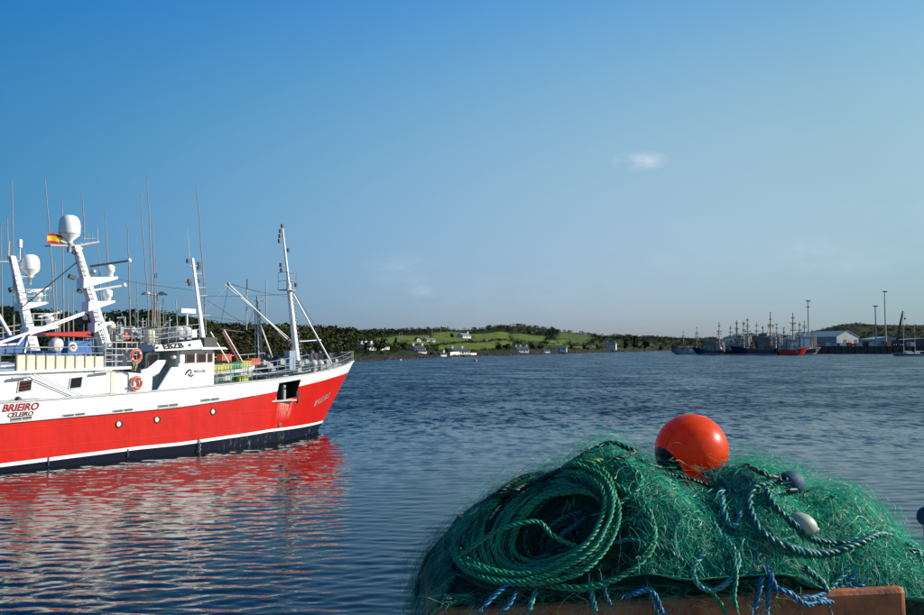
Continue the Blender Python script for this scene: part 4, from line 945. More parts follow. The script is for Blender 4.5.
# trees: crowns of leaf clumps
M['bark'] = mat('bark', (0.06, 0.045, 0.03), .9, .3, 6)
LEAF = [mat('dark_green_leaves', (0.026, 0.044, 0.015), .9, .3, .4, spec=.05), mat('olive_leaves', (0.046, 0.056, 0.020), .9, .3, .4, spec=.05), mat('russet_leaves', (0.044, 0.036, 0.018), .9, .3, .4, spec=.05), mat('black_green_needles', (0.015, 0.028, 0.015), .9, .3, .4, spec=.05)]
def crown_arrays(n, kind):
    """leaf clumps (bent quads) through the volume of an uneven crown, unit size"""
    V = []; F = []
    lobes = [(rng.normal(0, .34), rng.normal(0, .34), rng.uniform(.35, .95), rng.uniform(.32, .55)) for _ in range(7)] if kind == 0 else [(rng.normal(0, .05), rng.normal(0, .05), z, .52 * (1.12 - z)) for z in np.linspace(.2, .98, 7)]
    for i in range(n):
        lx, ly, lz, lr = lobes[i % 7]; d = rng.normal(size=3); d /= np.linalg.norm(d); rr = lr * rng.uniform(.55, 1.05) ** .5
        c = np.array([lx, ly, lz]) + d * rr * np.array([1, 1, .75])
        s = rng.uniform(.07, .17); a = rng.normal(size=3); a -= d * (a @ d) * .7; a /= np.linalg.norm(a); b_ = np.cross(d + rng.normal(size=3) * .4, a); b_ /= np.linalg.norm(b_) + 1e-6
        k = len(V); V += [c - a * s - b_ * s * .7, c + a * s * .8 - b_ * s, c + a * s + b_ * s * .8 + d * s * .4, c - a * s * .9 + b_ * s]
        F.append((k, k + 1, k + 2, k + 3))
    return np.array(V), np.array(F)
CROWNS = [crown_arrays(150, 0) for _ in range(4)] + [crown_arrays(120, 1) for _ in range(2)]
SMALL = [crown_arrays(46, 0) for _ in range(5)]
def fine(V, F, k):
    V = V.reshape(-1, 4, 3); c = V.mean(1, keepdims=True); return (c + (V - c) * k).reshape(-1, 3), F
FINE = [fine(*crown_arrays(84, 0), .66) for _ in range(5)]; SMALL = [fine(*crown_arrays(56, 0), .74) for _ in range(5)]; HEDGE = [crown_arrays(22, 0) for _ in range(4)]
def mass(name, places, label, arrays, cat):
    VV = []; FF = []; MI = []; off = 0
    for (p, h, w, mi) in places:
        V, F = arrays[rng.integers(len(arrays))]; a = rng.uniform(0, 6.28); c, s = math.cos(a), math.sin(a)
        X = (V[:, 0] * c - V[:, 1] * s) * w + p.x; Y = (V[:, 0] * s + V[:, 1] * c) * w + p.y; Z = V[:, 2] * h + p.z - .12 * h
        VV.append(np.stack([X, Y, Z], -1)); FF.append(F + off); off += len(V); MI.append(np.full(len(F), mi))
    o = mesh_np(name, np.concatenate(VV), np.concatenate(FF), LEAF, mi=np.concatenate(MI))
    return tag(o, label, cat, kind='stuff')
pl_w = []
HOUSES = [(359, 373.5, 349.3), (412, 425.5, 352.5), (415.3, 420, 341.5), (424, 433.3, 341.2), (438, 445, 355.9), (458.5, 469.5, 337.6), (449.5, 468, 353.8), (515, 527.5, 352.2), (542, 566.5, 351.8), (605.5, 616, 349.6), (484, 487, 340.3), (380, 389, 350)]
def blocks_house(px, p, h):
    x, y0 = proj(p); x, y1 = proj(p + Vector((0, 0, h)))
    return any(a - 3 < px < b + 3 and y1 < c and y0 > c - 7 for a, b, c in HOUSES)
for _ in range(30000):
    px = rng.uniform(-60, 960); t = rng.uniform(.03, 1.04)
    if len(pl_w) > 4600: break
    k, _s = field(px, t)
    if k > 0.05: continue
    p_keep = 1.0
    if 380 < px < 470 and t < .3: p_keep = .5
    if 430 <= px < 660: p_keep = .30 if t < .35 else .5
    if px > 660: p_keep = .5
    if rng.random() > p_keep: continue
    p = land(px, t); D = p.y; h = rng.uniform(2.0, 4.6) * (1.25 if px < 350 else .9) * (1.0 if D < 900 else 1.5)
    if t < .12: h *= .5
    if t > .82: h *= .55
    if blocks_house(px, p, h): continue
    r = rng.random(); mi = (2 if r < .5 else 1 if r < .8 else 0) if 215 < px < 345 else (3 if px < 150 else (0 if r < .5 else 1 if r < .9 else 3))
    if px > 780: mi = 3 if r < .6 else 0
    pl_w.append((p, h, h * rng.uniform(.8, 1.5), mi))
NEAR = [fine(*crown_arrays(150, 0), .46) for _ in range(5)]
mass('woodland', [q for q in pl_w if q[0].y < 330], 'closest brown wood, behind the masts of the red trawler', NEAR, 'woodland')
mass('woodland', [q for q in pl_w if 330 <= q[0].y < 460], 'dark woodland on the slope just right of the red bow', FINE, 'woodland')
mass('woodland', [q for q in pl_w if q[0].y >= 460], 'distant dark woodland and scrub around the green fields', SMALL, 'woodland')
pl_h = []
for a, b, c, d, s in FIELDS:                         # hedges along the field edges
    for e in range(int((b - a) * 1.5)):
        px = rng.uniform(a, b)
        for t in (c, d):
            if rng.random() < .62 and t < .9: q = land(px + rng.normal(0, .6), t + rng.normal(0, .006)); h = rng.uniform(.8, 1.8); pl_h.append((q, h, h * 1.0, int(rng.integers(0, 2))))
    for e in range(14):
        for px in (a, b):
            if rng.random() < .75: t = rng.uniform(c, d); q = land(px + rng.normal(0, .5), t); h = rng.uniform(.8, 2.0); pl_h.append((q, h, h, int(rng.integers(0, 2))))
mass('hedgerow', pl_h, 'low dark hedgerows dividing the green fields', HEDGE, 'hedges')
# shore rocks
V = []; F = []
for i in range(1300):
    px = rng.uniform(330, 700); p = land(px, rng.uniform(-.012, .02)); s = rng.uniform(.35, 1.5) * (p.y / 500) ** .5
    if p.z < -.6: p.z = -.2
    k = len(V); b = [np.array(q) * s * rng.uniform(.6, 1.1, 3) for q in [(1, 0, 0), (.2, 1, 0), (-1, .1, 0), (0, -1, 0), (.1, .1, .7), (0, 0, -.6)]]
    V += [np.array(p) + q for q in b]; F += [(k, k + 1, k + 4), (k + 1, k + 2, k + 4), (k + 2, k + 3, k + 4), (k + 3, k, k + 4), (k + 1, k, k + 5), (k + 2, k + 1, k + 5), (k + 3, k + 2, k + 5), (k, k + 3, k + 5)]
M['rock'] = mat('shore_rock', (0.030, 0.024, 0.018), .9, .5, .7)
tag(mesh_np('shore_rocks', V, F, M['rock']), 'dark brown rocks along the waterline of the far shore', 'rocks', kind='stuff')
# single trees
def tree(px, py, h, w, label, arr, mi, lift=.16):
    p, t = land_at(px, py); p.z -= .2; o = empty('tree', p, rng.uniform(0, 6), label, 'tree', 'single trees on the far shore')
    V, F = arr; mesh_np('crown', V * np.array([w, w, h * (1 - lift)]) + np.array([0, 0, h * lift * .6]), F, LEAF[mi], o)
    g = MB(); g.tube([(0, 0, 0), (.05 * h * .3, 0, h * .3), (0, 0, h * .75)], [h * .035, h * .025, h * .008], 6)
    for k in range(5):
        a = k * 2.4; g.tube([(0, 0, h * (.28 + .07 * k)), (math.cos(a) * w * .45, math.sin(a) * w * .45, h * (.5 + .07 * k))], [h * .014, h * .004], 4)
    g.build('trunk', M['bark'], o)
for px, py, h, w, lb, ar, mi in [
    (634, 350.5, 22, 13, 'largest dark tree, rounded, by the shore in front of the low ridge', 0, 3), (645, 350.5, 19, 11, 'dark tree leaning against the right of the largest shore tree', 1, 3), (625, 350, 14, 9, 'dark tree between the chimneyed house and the largest tree', 2, 3),
    (378, 352, 10, 6, 'dark round tree right of the two chimneyed white cottage', 3, 3), (384, 351.5, 11, 6, 'taller dark tree above the low white wall', 0, 3), (396, 349, 11, 5, 'pointed dark tree standing in the field by a pole', 5, 3), (404, 350, 7, 5, 'bushy tree just left of the white house with end chimneys', 1, 0),
    (500, 350.5, 7, 7, 'low spreading tree left of the white villa near the water', 2, 3), (507, 350, 8, 8, 'dark tree hugging the left gable of the villa', 1, 3), (532, 350, 8, 8, 'dark tree hugging the right gable of the villa', 0, 3), (540, 349.5, 7, 7, 'dark tree between the villa and the grey barn', 3, 3),
    (572, 349.5, 8, 6, 'tree close right of the grey barn', 2, 0), (584, 350, 9, 7, 'olive tree halfway between the barn and the chimneyed house', 0, 1), (598, 350, 10, 8, 'dark tree left of the chimneyed house', 1, 0), (446, 353, 5, 4, 'small tree at the left end of the long shore house', 2, 0), (424, 351.5, 5, 4, 'small tree right of the white house with end chimneys', 3, 0),
    (452, 338, 6, 5, 'dark tree left of the blue grey hill farmhouse', 0, 3), (366, 350.5, 6, 5, 'dark bush like tree before the two chimneyed cottage', 2, 0), (433, 356, 4, 4, 'tiny shore tree near the lowest white cottage', 1, 1), (660, 350.6, 12, 12, 'broad dark tree on the low land past the largest tree', 2, 0)]:
    big = h > 12
    tree(px, py, h * (.8 if big else .55), w * (.62 if big else .5), lb, CROWNS[ar], mi)
# houses
M['wall'] = mat('white_render', (0.72, 0.71, 0.67), .8, .15, .6); M['wallcream'] = mat('cream_render', (0.70, 0.64, 0.48), .8, .15, .6); M['wallgrey'] = mat('grey_render', (0.33, 0.33, 0.32), .8, .2, .6)
M['slate'] = mat('slate_roof', (0.06, 0.065, 0.075), .7, .3, 1.5); M['roofgrey'] = mat('pale_roof', (0.20, 0.22, 0.24), .6, .3, 1.5); M['winpane'] = mat('window_glass', (0.02, 0.025, 0.03), .1, .2, 1)
def house(pxl, pxr, py, wallh, roofh, label, rot=0.0, wall='wall', roof='slate', chim=(0, 1), depth=7, nwin=4, gable_front=False, sink=.6):
    pc = (pxl + pxr) / 2; p, t = land_at(pc, py); w = (pxr - pxl) / 898 * p.y; h = wallh / 898 * p.y; rh = roofh / 898 * p.y
    o = empty('house', (p.x, p.y, p.z - .1), rot + .5 - math.atan2(p.x, p.y), label, 'house', 'houses along the far shore')
    g = MB(); d = min(depth, w * 1.2)
    if gable_front:
        P = [(-w / 2, -sink), (w / 2, -sink), (w / 2, h), (0, h + rh), (-w / 2, h)]; g.prism(P, -d / 2, d / 2)
    else:
        V = [(x, y, z) for x in (-w / 2, w / 2) for (y, z) in ((-d / 2, -sink), (d / 2, -sink), (d / 2, h), (0, h + rh), (-d / 2, h))]
        g.add(V, [(0, 1, 2, 3, 4), (9, 8, 7, 6, 5), (0, 4, 9, 5), (1, 6, 7, 2)])
    g.build('wall', M[wall], o); r = MB(); ov = .35; th = .25
    if gable_front:
        for sx in (-1, 1):
            A = [(0, -d / 2 - ov, h + rh + .02), (sx * (w / 2 + ov), -d / 2 - ov, h - ov * rh / (w / 2) + .02), (sx * (w / 2 + ov), d / 2 + ov, h - ov * rh / (w / 2) + .02), (0, d / 2 + ov, h + rh + .02)]
            r.add(A + [(x, y, z + th) for x, y, z in A], [(0, 1, 2, 3), (7, 6, 5, 4), (0, 4, 5, 1), (1, 5, 6, 2), (2, 6, 7, 3), (3, 7, 4, 0)])
    else:
        for sy in (-1, 1):
            A = [(-w / 2 - .1, 0, h + rh + .02), (-w / 2 - .1, sy * (d / 2 + ov), h - ov * rh / (d / 2) + .02), (w / 2 + .1, sy * (d / 2 + ov), h - ov * rh / (d / 2) + .02), (w / 2 + .1, 0, h + rh + .02)]
            r.add(A + [(x, y, z + th) for x, y, z in A], [(0, 1, 2, 3), (7, 6, 5, 4), (0, 4, 5, 1), (1, 5, 6, 2), (2, 6, 7, 3), (3, 7, 4, 0)])
    ro = r.build('roof', M[roof], o)
    for c in chim:
        cx_ = (c - .5) * (w - 1.0); z0 = h + rh * (.5 if gable_front else .9)
        MB().bb(cx_ - .5, cx_ + .5, -.4, .4, z0, h + rh + 1.3).bb(cx_ - .6, cx_ + .6, -.5, .5, h + rh + 1.303, h + rh + 1.5).build('chimney', M[wall], ro)
    for i in range(nwin):
        x = (i + .5) / nwin * w - w / 2; ww = min(1.1, w / nwin * .5)
        if i == nwin // 2 and nwin > 2:
            MB().bb(x - .5, x + .5, -d / 2 - .06, -d / 2 + .05, 0, min(2.1, h * .8)).build('door', M['dark'], o); continue
        f = MB().bb(x - ww / 2 - .1, x + ww / 2 + .1, -d / 2 - .05, -d / 2 + .05, h * .32, h * .82).build('window', M['wall'], o)
        MB().bb(x - ww / 2, x + ww / 2, -d / 2 - .08, -d / 2 - .04, h * .37, h * .78).build('pane', M['winpane'], f)
    return o
house(359, 373.5, 349.3, 2.6, 2.6, 'white cottage with tall chimneys at both gable ends, farthest left along the shore', .15, chim=(0, .45, 1))
house(412, 423.5, 351, 2.6, 2.4, 'white house with chimneys at both ends above the rocky shore', -.1)
house(416, 425.5, 352.5, 1.5, .8, 'low white annexe in front of the house with end chimneys', 0, chim=(), nwin=2, depth=4)
house(415.3, 420, 341.5, 2.2, 1.9, 'cream gabled cottage high in the field', 0, 'wallcream', chim=(), gable_front=True, nwin=1, depth=9)
house(424, 433.3, 341.2, 1.7, 1.1, 'low white bungalow beside the cream gabled cottage', 0, roof='roofgrey', chim=(), nwin=3)
house(438, 445, 355.9, 1.5, 1.0, 'lowest white cottage, almost on the beach', .1, chim=(1,), nwin=2)
house(458.5, 469.5, 337.6, 2.0, 2.2, 'farmhouse with a broad blue grey roof on the upper slope', .25, roof='roofgrey', chim=(1,), nwin=3)
house(449.5, 468, 353.8, 2.7, 2.3, 'long white house with a black roof facing the water', -.08, chim=(.08, .72), nwin=6, depth=8)
house(515, 527.5, 352.2, 2.8, 2.4, 'white villa among dark trees by the water', -.15, chim=(0, .4, 1), nwin=4)
house(552, 566.5, 351.4, 2.8, 2.8, 'broad barn with a slate roof and white gable end', -.55, 'wall', chim=(), nwin=3, depth=9)
house(542, 548.5, 352.2, 1.5, .9, 'small white shed left of the grey barn', 0, chim=(), nwin=2, depth=5)
house(605.5, 616, 349.6, 4.6, 2.6, 'tall grey house with two chimneys beside the largest tree', -.6, 'wall', chim=(.1, .9), nwin=4, depth=9)
house(484, 487, 340.3, 1.0, .8, 'tiny white hut along the upper lane', 0, chim=(), nwin=1, depth=4)
def wall_run(pa, pb, label, h=1.4):
    a, b = land_at(*pa)[0], land_at(*pb)[0]; d = b - a; o = empty('garden_wall', a, math.atan2(d.y, d.x), label, 'wall')
    L_ = d.xy.length; MB().bb(0, L_, -.25, .25, -1.2, h).build('wall', M['wallcream'], o); MB().bb(-.1, L_ + .1, -.35, .35, h + .003, h + .2).build('coping', M['wall'], o)
wall_run((380, 350.2), (389, 349.6), 'low pale wall right of the twin chimneyed cottage'); wall_run((450, 355.2), (469, 354.9), 'pale sea wall before the long black roofed house', 1.6); wall_run((470, 355.3), (476, 355.2), 'short low wall right of the long house', 1)
M['timber'] = mat('grey_timber', (0.30, 0.29, 0.27), .8, .3, 2)
for px, py, hp, lb in [(399.5, 339, 7, 'left of two utility poles in the upper wood'), (402, 339.5, 8, 'right of two utility poles in the upper wood'), (400.5, 348, 7, 'utility pole by the pointed tree'), (432, 336, 6, 'utility pole above the white bungalow'), (440.5, 336, 8, 'tall utility pole on the skyline slope'), (490.5, 338, 6, 'utility pole right of the tiny hut'), (571.5, 346, 7, 'utility pole behind the grey barn')]:
    p, t = land_at(px, py); h = hp / 898 * p.y; o = empty('utility_pole', p, 0, lb, 'utility pole', 'utility poles on the far slope')
    MB().tube([(0, 0, -.5), (0, 0, h)], [.22, .15], 6).build('pole', M['timber'], o); MB().bb(-.9, .9, -.26, -.14, h - .7, h - .5).build('crossarm', M['timber'], o)
# buoys out on the water
def mooring(px, py, r, m, label):
    p = on_z(px, py, 0); o = empty('mooring_buoy', p, 0, label, 'buoy')
    MB().ball((0, 0, r * .45), r, 10).build('float', m, o); MB().lathe([(r * .12, 0), (r * .12, r * .5), (r * .3, r * .55), (r * .3, r * .75), (.001, r * .8)], (0, 0, r * 1.38), 8).build('mooring_eye', M['white_dirty'], o)
mooring(475.5, 361.8, .62, M['orange'], 'orange mooring buoy floating before the long shore house'); mooring(400.5, 360.6, .4, M['white'], 'small white buoy close under the rocky shore')

# ------------------------------------------------------------------ the fishing harbour on the right
M['concrete'] = mat('weathered_quay_concrete', (0.055, 0.05, 0.046), .9, .5, .3, stretch=(1, 1, .4)); M['cladding'] = mat('grey_cladding', (0.30, 0.34, 0.35), .6, .15, .3); M['rooflight'] = mat('pale_metal_roof', (0.27, 0.30, 0.31), .5, .15, .2)
QY = 770.0
def qx(px, Y=QY): return at_y(px, 347, Y).x
def qz(py, Y=QY): return at_y(462, py, Y).z
qt = qz(346.2)
o = tag(MB().bb(qx(742), qx(1250), QY, QY + 260, -3, qt).build('quay', M['concrete']), kind='structure')
g = MB()
for k in range(60): x = qx(745 + k * 6.5); g.bb(x - .5, x + .5, QY - .7, QY - .05, -1, qt - .3)
tag(g.build('quay_fenders', M['black']), 'black vertical timber fenders along the quay face', 'fenders', kind='stuff')
def shed(pxl, pxr, pyb, wall_px, roof_px, label, wallm, roofm, Y, dep, ndoor=3, gable=True, rot=0):
    x0, x1 = qx(pxl, Y), qx(pxr, Y); z0 = qt; h = qz(pyb - wall_px, Y) - z0; rh = roof_px / 898 * Y; w = x1 - x0
    o = empty('warehouse', ((x0 + x1) / 2, Y, z0), rot, label, 'warehouse'); g = MB()
    P = [(-w / 2, 0), (w / 2, 0), (w / 2, h), (0, h + rh), (-w / 2, h)]; g.prism(P, 0, dep); g.build('wall', wallm, o); r = MB()
    for sx in (-1, 1):
        A = [(0, -.6, h + rh + .05), (sx * (w / 2 + .6), -.6, h - .1), (sx * (w / 2 + .6), dep + .6, h - .1), (0, dep + .6, h + rh + .05)]
        r.add(A + [(x, y, z + .4) for x, y, z in A], [(0, 1, 2, 3), (7, 6, 5, 4), (0, 4, 5, 1), (1, 5, 6, 2), (2, 6, 7, 3), (3, 7, 4, 0)])
    r.build('roof', roofm, o)
    for k in range(ndoor):
        x = (k + .5) / ndoor * w - w / 2; d = MB().bb(x - w / ndoor * .28, x + w / ndoor * .28, -.15, .1, 0, h * .72).build('door', M['dark'] if k % 2 else M['bluegrey'], o)
        MB().bb(x - .5, x + .5, -.22, -.16, h * .3, h * .4).build('handle', M['steel'], d)
    return o
shed(833, 862.5, 346, 9, 5.8, 'large grey gabled warehouse with pale roof on the quay', M['cladding'], M['rooflight'], 830, 60, 4, rot=.42)
shed(783, 812, 346, 6, 2, 'low white fish hall behind the moored trawlers', M['white_dirty'], M['rooflight'], 850, 30, 5)
shed(746.5, 758.5, 346, 9, 3.5, 'white gabled building behind the blue trawler', M['wall'], M['slate'], 840, 14, 2)
shed(728, 741, 346, 8, 2.5, 'cream building half hidden by masts', M['cream'], M['roofgrey'], 845, 14, 3)
shed(874, 903, 346, 6.5, 2.4, 'long low shed with a pale roof beside the crane', M['cladding'], M['rooflight'], 870, 30, 5)
shed(904, 950, 346, 6, 1.5, 'dark low shed behind the yacht', M['dark'], M['roofgrey'], 850, 30, 4)
def light_mast(px, pyt, label, plat=False):
    Y = 800; x = qx(px, Y); h = qz(pyt, Y) - qt; o = empty('light_mast', (x, Y, qt), 0, label, 'light mast', 'tall floodlight masts on the quay')
    MB().tube([(0, 0, 0), (-.3, 0, h)], [.75, .4], 8).build('column', M['mastgrey'], o)
    MB().bb(-2.2, 1.6, -1.2, 1.2, h, h + .35).build('head_frame', M['mastgrey'], o)
    for k in range(4): MB().bb(-2.1 + k * .95, -1.45 + k * .95, -1.6, -1.0, h - .75, h - .05).build('floodlight', M['dark'], o)
    if plat: MB().bb(-1.8, 1.2, -1, 1, h * .86, h * .86 + .6).build('platform', M['steel'], o)
light_mast(809, 300.8, 'light mast behind the trawlers with an extra platform', True); light_mast(876.3, 306, 'shorter light mast of the pair by the low shed'); light_mast(886, 291.5, 'tallest light mast, above the red container')
# crane with raised black jib
Y = 790; x = qx(897, Y); o = empty('mobile_crane', (x, Y, qt), 0, 'black mobile crane with its jib raised steeply', 'crane')
MB().bb(-5, 5, -1.5, 1.5, .8, 2.4).build('chassis', M['dark'], o); MB().bb(-2, 2.4, -1.4, 1.4, 2.41, 5.0).build('cab', M['dark'], o)
for k in (-3.6, -1.8, 1.8, 3.6): MB().lathe([(.3, -.3), (.8, -.28), (.8, .28), (.3, .3)], (k, -1.5, .8), 12, axis=(0, 1, 0)).build('wheel', M['black'], o)
tip = Vector((qx(903.6, Y) - x, 0, qz(311, Y) - qt)); g = MB()
V = [(-1.3, -.9, 3.5), (.9, -.9, 3.5), (.9, .9, 3.5), (-1.3, .9, 3.5)] + [(tip.x + a, b, tip.z) for a, b in ((-.5, -.3), (.4, -.3), (.4, .3), (-.5, .3))]
g.add(V, [(3, 2, 1, 0), (4, 5, 6, 7), (0, 1, 5, 4), (1, 2, 6, 5), (2, 3, 7, 6), (3, 0, 4, 7)]); g.build('jib', M['black'], o)
MB().tube([tip, tip + Vector((1.6, 0, -.4)), tip + Vector((1.7, 0, -6))], .12, 5).bb(tip.x + 1.2, tip.x + 2.3, -.5, .5, tip.z - 7.5, tip.z - 6).build('hook_block', M['dark'], o)
# quay clutter: containers, vans, stacks
def container(px, Y, w, h, m, label, py=None):
    x = qx(px, Y); o = empty('container', (x, Y, qt + .12), rng.uniform(-.3, .3), label, 'container', 'containers and boxes on the quay'); MB().bb(-w / 2, w / 2, -1.2, 1.2, 0, h).build('body', m, o); g = MB()
    n = max(3, int(w / .8))
    for k in range(n): q = -w / 2 + (k + .5) * w / n; g.bb(q - .12, q + .12, -1.28, -1.19, .15, h - .15)
    tag(g.build('corrugation', m, o), kind='stuff'); MB().bb(-w / 2 - .06, w / 2 + .06, -1.3, 1.3, h + .003, h + .14).build('top_rail', m, o); MB().bb(-w / 2, w / 2, -1.25, 1.25, -.12, -.003).build('base_rail', M['dark'], o)
for a in [(888, 780, 3.6, 3.6, M['orange'], 'orange red container under the tallest light mast'), (820, 780, 3.0, 4.2, M['redbrown'], 'reddish box at the left of the grey warehouse'), (828, 785, 3.4, 3.2, M['white_dirty'], 'pale box in front of the warehouse door'), (839, 782, 6, 2.4, M['dark'], 'dark container before the warehouse'), (849, 784, 4, 3, M['red'], 'red box near the warehouse corner'), (858, 781, 6, 2.6, M['bluegrey'], 'blue grey container right of the red box'),
          (866, 790, 5, 4, M['dark'], 'tall dark container right of the warehouse'), (871, 786, 3, 3, M['white_dirty'], 'small white box by the shorter light mast'), (880, 784, 4, 2.5, M['blue'], 'blue container between the two light masts'), (912, 790, 5, 3, M['mastgrey'], 'grey container behind the yacht mizzen'), (919, 786, 4, 3.6, M['dark'], 'dark container at the far right of the quay'), (812, 786, 4, 3, M['cream'], 'cream box just right of the red trawler'), (803, 783, 4, 3, M['mastgrey'], 'grey container aft of the red trawler')]: container(*a)
def van(px, Y, m, label):
    x = qx(px, Y); o = empty('van', (x, Y, qt), 0, label, 'van', 'vans parked on the quay'); MB().prism([(-2.4, .4), (2.4, .4), (2.4, 1.1), (1.6, 1.3), (1.1, 2.2), (-2.4, 2.2)], -.9, .9).build('body', m, o)
    for k in (-1.5, 1.5):
        for sy in (-.9, .9): MB().lathe([(.15, -.12), (.36, -.1), (.36, .1), (.15, .12)], (k, sy, .36), 10, axis=(0, 1, 0)).build('wheel', M['black'], o)
    MB().bb(.2, 1.0, -.93, -.905, 1.3, 1.95).build('window', M['winpane'], o)
van(843, 776, M['white'], 'white van parked before the grey warehouse'); van(854, 777, M['red'], 'red van parked right of the white one'); van(872, 776, M['white_dirty'], 'grubby white van by the shorter light mast'); van(835, 775, M['bluegrey'], 'blue grey van at the left of the warehouse')
# moored trawlers
M['gear'] = mat('worn_cream_gear', (0.40, 0.34, 0.24), .7, .7, .5); M['dimgrey'] = mat('dim_grey_superstructure', (0.17, 0.155, 0.14), .6, .4, .3); M['rust'] = mat('rusty_gear', (0.20, 0.085, 0.045), .8, .6, .5); M['navy'] = mat('navy_hull_paint', (0.010, 0.018, 0.05), .5, .3, .5)
def far_trawler(label, pxb, pxs, pyw, hullm, supm, Hh, wheel, masts, gantry=None, Yd=None, bow_right=False, stripe='white'):
    """side-on far vessel: pxb bow bearing, pxs stern bearing, pyw waterline"""
    Y = Yd or EYE * 898 / (pyw - 347.5); a, b = at_y(pxb, 350, Y), at_y(pxs, 350, Y); L_ = abs(b.x - a.x); d = 1 if a.x < b.x else -1
    o = empty('moored_trawler', (a.x, Y, 0), 0 if d < 0 else math.pi, label, 'trawler', 'trawlers moored in the far harbour')
    global HM; k_ = HM; HM = [M['dark'], M['white'], hullm, hullm]; s = L_ / 30
    h_, dk, cp, tp, _, _ = make_hull('hull', o, [interp([-L_, 3], [-1, -1]), interp([-L_, 3], [.25, .6]), interp([-L_, 3], [.45, .8]), interp([-L_, -L_ * .4, 3], [Hh * .55, Hh * .55, Hh * .95]), interp([-L_, -L_ * .4, 3], [Hh * .75, Hh * .75, Hh * 1.2])], [0, 2 if stripe != 'white' else 1, 2, 3], L_ * .93, L_ * .24, Le=L_ * .28, rake=Hh * .75, ztop=Hh, nS=24)
    HM = k_; dk.build('deck', [M['deck'], M['white_dirty']], o); cp.build('bulwark', [M[stripe], M['white_dirty']], o)
    u = lambda px: -(px - pxb) / (pxs - pxb) * L_; B = L_ * .24
    for wi, (p0, p1, pyt, f) in enumerate(wheel):
        bw = B * (.36 - .05 * wi)
        x0, x1 = sorted((u(p0), u(p1))); zt = qz(pyt, Y); w = MB().prism([(x0, Hh * .55), (x1, Hh * .55), (x1 - .1 * (x1 - x0), zt), (x0, zt)], -bw, bw).build('wheelhouse', supm, o)
        MB().bb(x0 - .3, x1 + .1, -(bw + .3), (bw + .3), zt + .01, zt + .3).build('roof', M['white_dirty'], w)
        n = max(2, int((x1 - x0) / 1.6))
        for i in range(n):
            xx = x0 + (i + .5) / n * (x1 - x0) * .86
            for sy in (-1, 1): MB().bb(xx - .4, xx + .4, sy * (bw + .03) - .03, sy * (bw + .03) + .03, zt - 1.5, zt - .6).build('window', M['winpane'], w)
    for (px, pyt, r) in masts:
        x = u(px); zt = qz(pyt, Y); g = MB(); r *= 1.3; g.tube([(x, 0, Hh * .6), (x, 0, zt)], [r * 1.5, r * .6], 6)
        for k in range(4): z = zt - (zt - Hh) * (.06 + .13 * k + .05 * math.sin(px + k * 2)); ww = (.5 + .35 * k + .5 * math.sin(px * 1.7 + k * 1.9)) * (zt / 20); g.tube([(x - ww, 0, z), (x + ww, 0, z)], r * .45, 4); g.box((x + ww * .6, 0, z + .35), (.5, .5, .6)); g.box((x - ww * .7, 0, z + .3), (.4, .4, .5))
        for sy in (-1, 1): g.tube([(x + sy * .18 * zt, 0, Hh), (x, 0, zt * .8)], r * .25, 3); g.tube([(x, sy * B * .3, Hh), (x, 0, zt * .75)], r * .35, 4)
        g.build('mast', M['gear'] if int(px) % 2 else M['pole'], o)
    for (p0, p1, pyt) in (gantry or []):
        x0, x1 = sorted((u(p0), u(p1))); zt = qz(pyt, Y); g = MB()
        for x in (x0, x1):
            for sy in (-1, 1): g.tube([(x, sy * B * .35, Hh * .5), (x, sy * B * .33, zt)], .5, 5)
            g.tube([(x, -B * .36, zt), (x, B * .36, zt)], .35, 5)
        for sy in (-1, 1): g.tube([(x0, sy * B * .33, zt), (x1, sy * B * .33, zt)], .25, 4); g.tube([(x0, sy * B * .34, Hh), (x1, sy * B * .34, zt)], .15, 4)
        g.build('gantry', M['mastgrey'], o)
        MB().lathe([(.3, -B * .25), (1.3, -B * .24), (1.3, -B * .2), (.7, -B * .19), (.7, B * .19), (1.3, B * .2), (1.3, B * .24), (.3, B * .25)], ((x0 + x1) / 2, 0, Hh * .7 + 1.2), 14, axis=(0, 1, 0)).build('net_drum', M['steel'], o)
    g = MB(); rs = random.Random(int(pxb))
    for k in range(30):
        x = -L_ * rs.uniform(.12, .97); z = Hh * .75; zt = z + rs.uniform(1.5, 7.5) * L_ / 32; y = rs.choice((-1, 1)) * B * rs.uniform(.1, .4)
        g.tube([(x, y, z - 1.5), (x + rs.uniform(-.6, .6), y, zt)], rs.uniform(.1, .3), 4); g.tube([(x, y, zt * .95), (x + rs.uniform(-5, 5), y * .4, zt * rs.uniform(.8, 1.1))], rs.uniform(.08, .22), 4)
        if k % 2: g.box((x + 1, y, z + rs.uniform(.4, 2.5)), (rs.uniform(.8, 2.6), rs.uniform(.8, 2), rs.uniform(.7, 2)))
    tag(g.build('deck_gear', M['gear'] if int(pxb) % 2 else M['rust'], o), kind='stuff')
    g = MB()
    for k in range(9):
        x = -L_ * (.15 + .09 * k); g.tube([(x, -B * .47, Hh * .7), (x, -B * .47, Hh * .7 + 1.3)], .07, 4)
    g.tube([(-L_ * .12, -B * .47, Hh * .75 + 1.3), (-L_ * .92, -B * .47, Hh * .7 + 1.3)], .08, 4); g.build('railing', M['white_dirty'], o)
    return o
far_trawler('small pale blue and white boat at the left end of the harbour', 675, 698, 354.3, M['bluegrey'], M['white'], 3.4, [(684, 694, 347, 1)], [(683.5, 332, .22), (703 - 6, 327, .22)])
far_trawler('dark blue trawler with a grey wheelhouse second from the left end', 697, 725, 354.8, M['navy'], M['dimgrey'], 4.8, [(704, 713, 341, 1), (709, 716, 337.5, 1)], [(719.5, 322, .35)], [(716, 723, 342)], stripe='white')
far_trawler('black hulled trawler seen between two blue ones, stern gantry raised', 745, 722, 354.6, M['black'], M['white_dirty'], 4.6, [(738, 744, 341, 1)], [(737, 320, .4), (744, 321, .35)], [(725, 733, 340)], Yd=690)
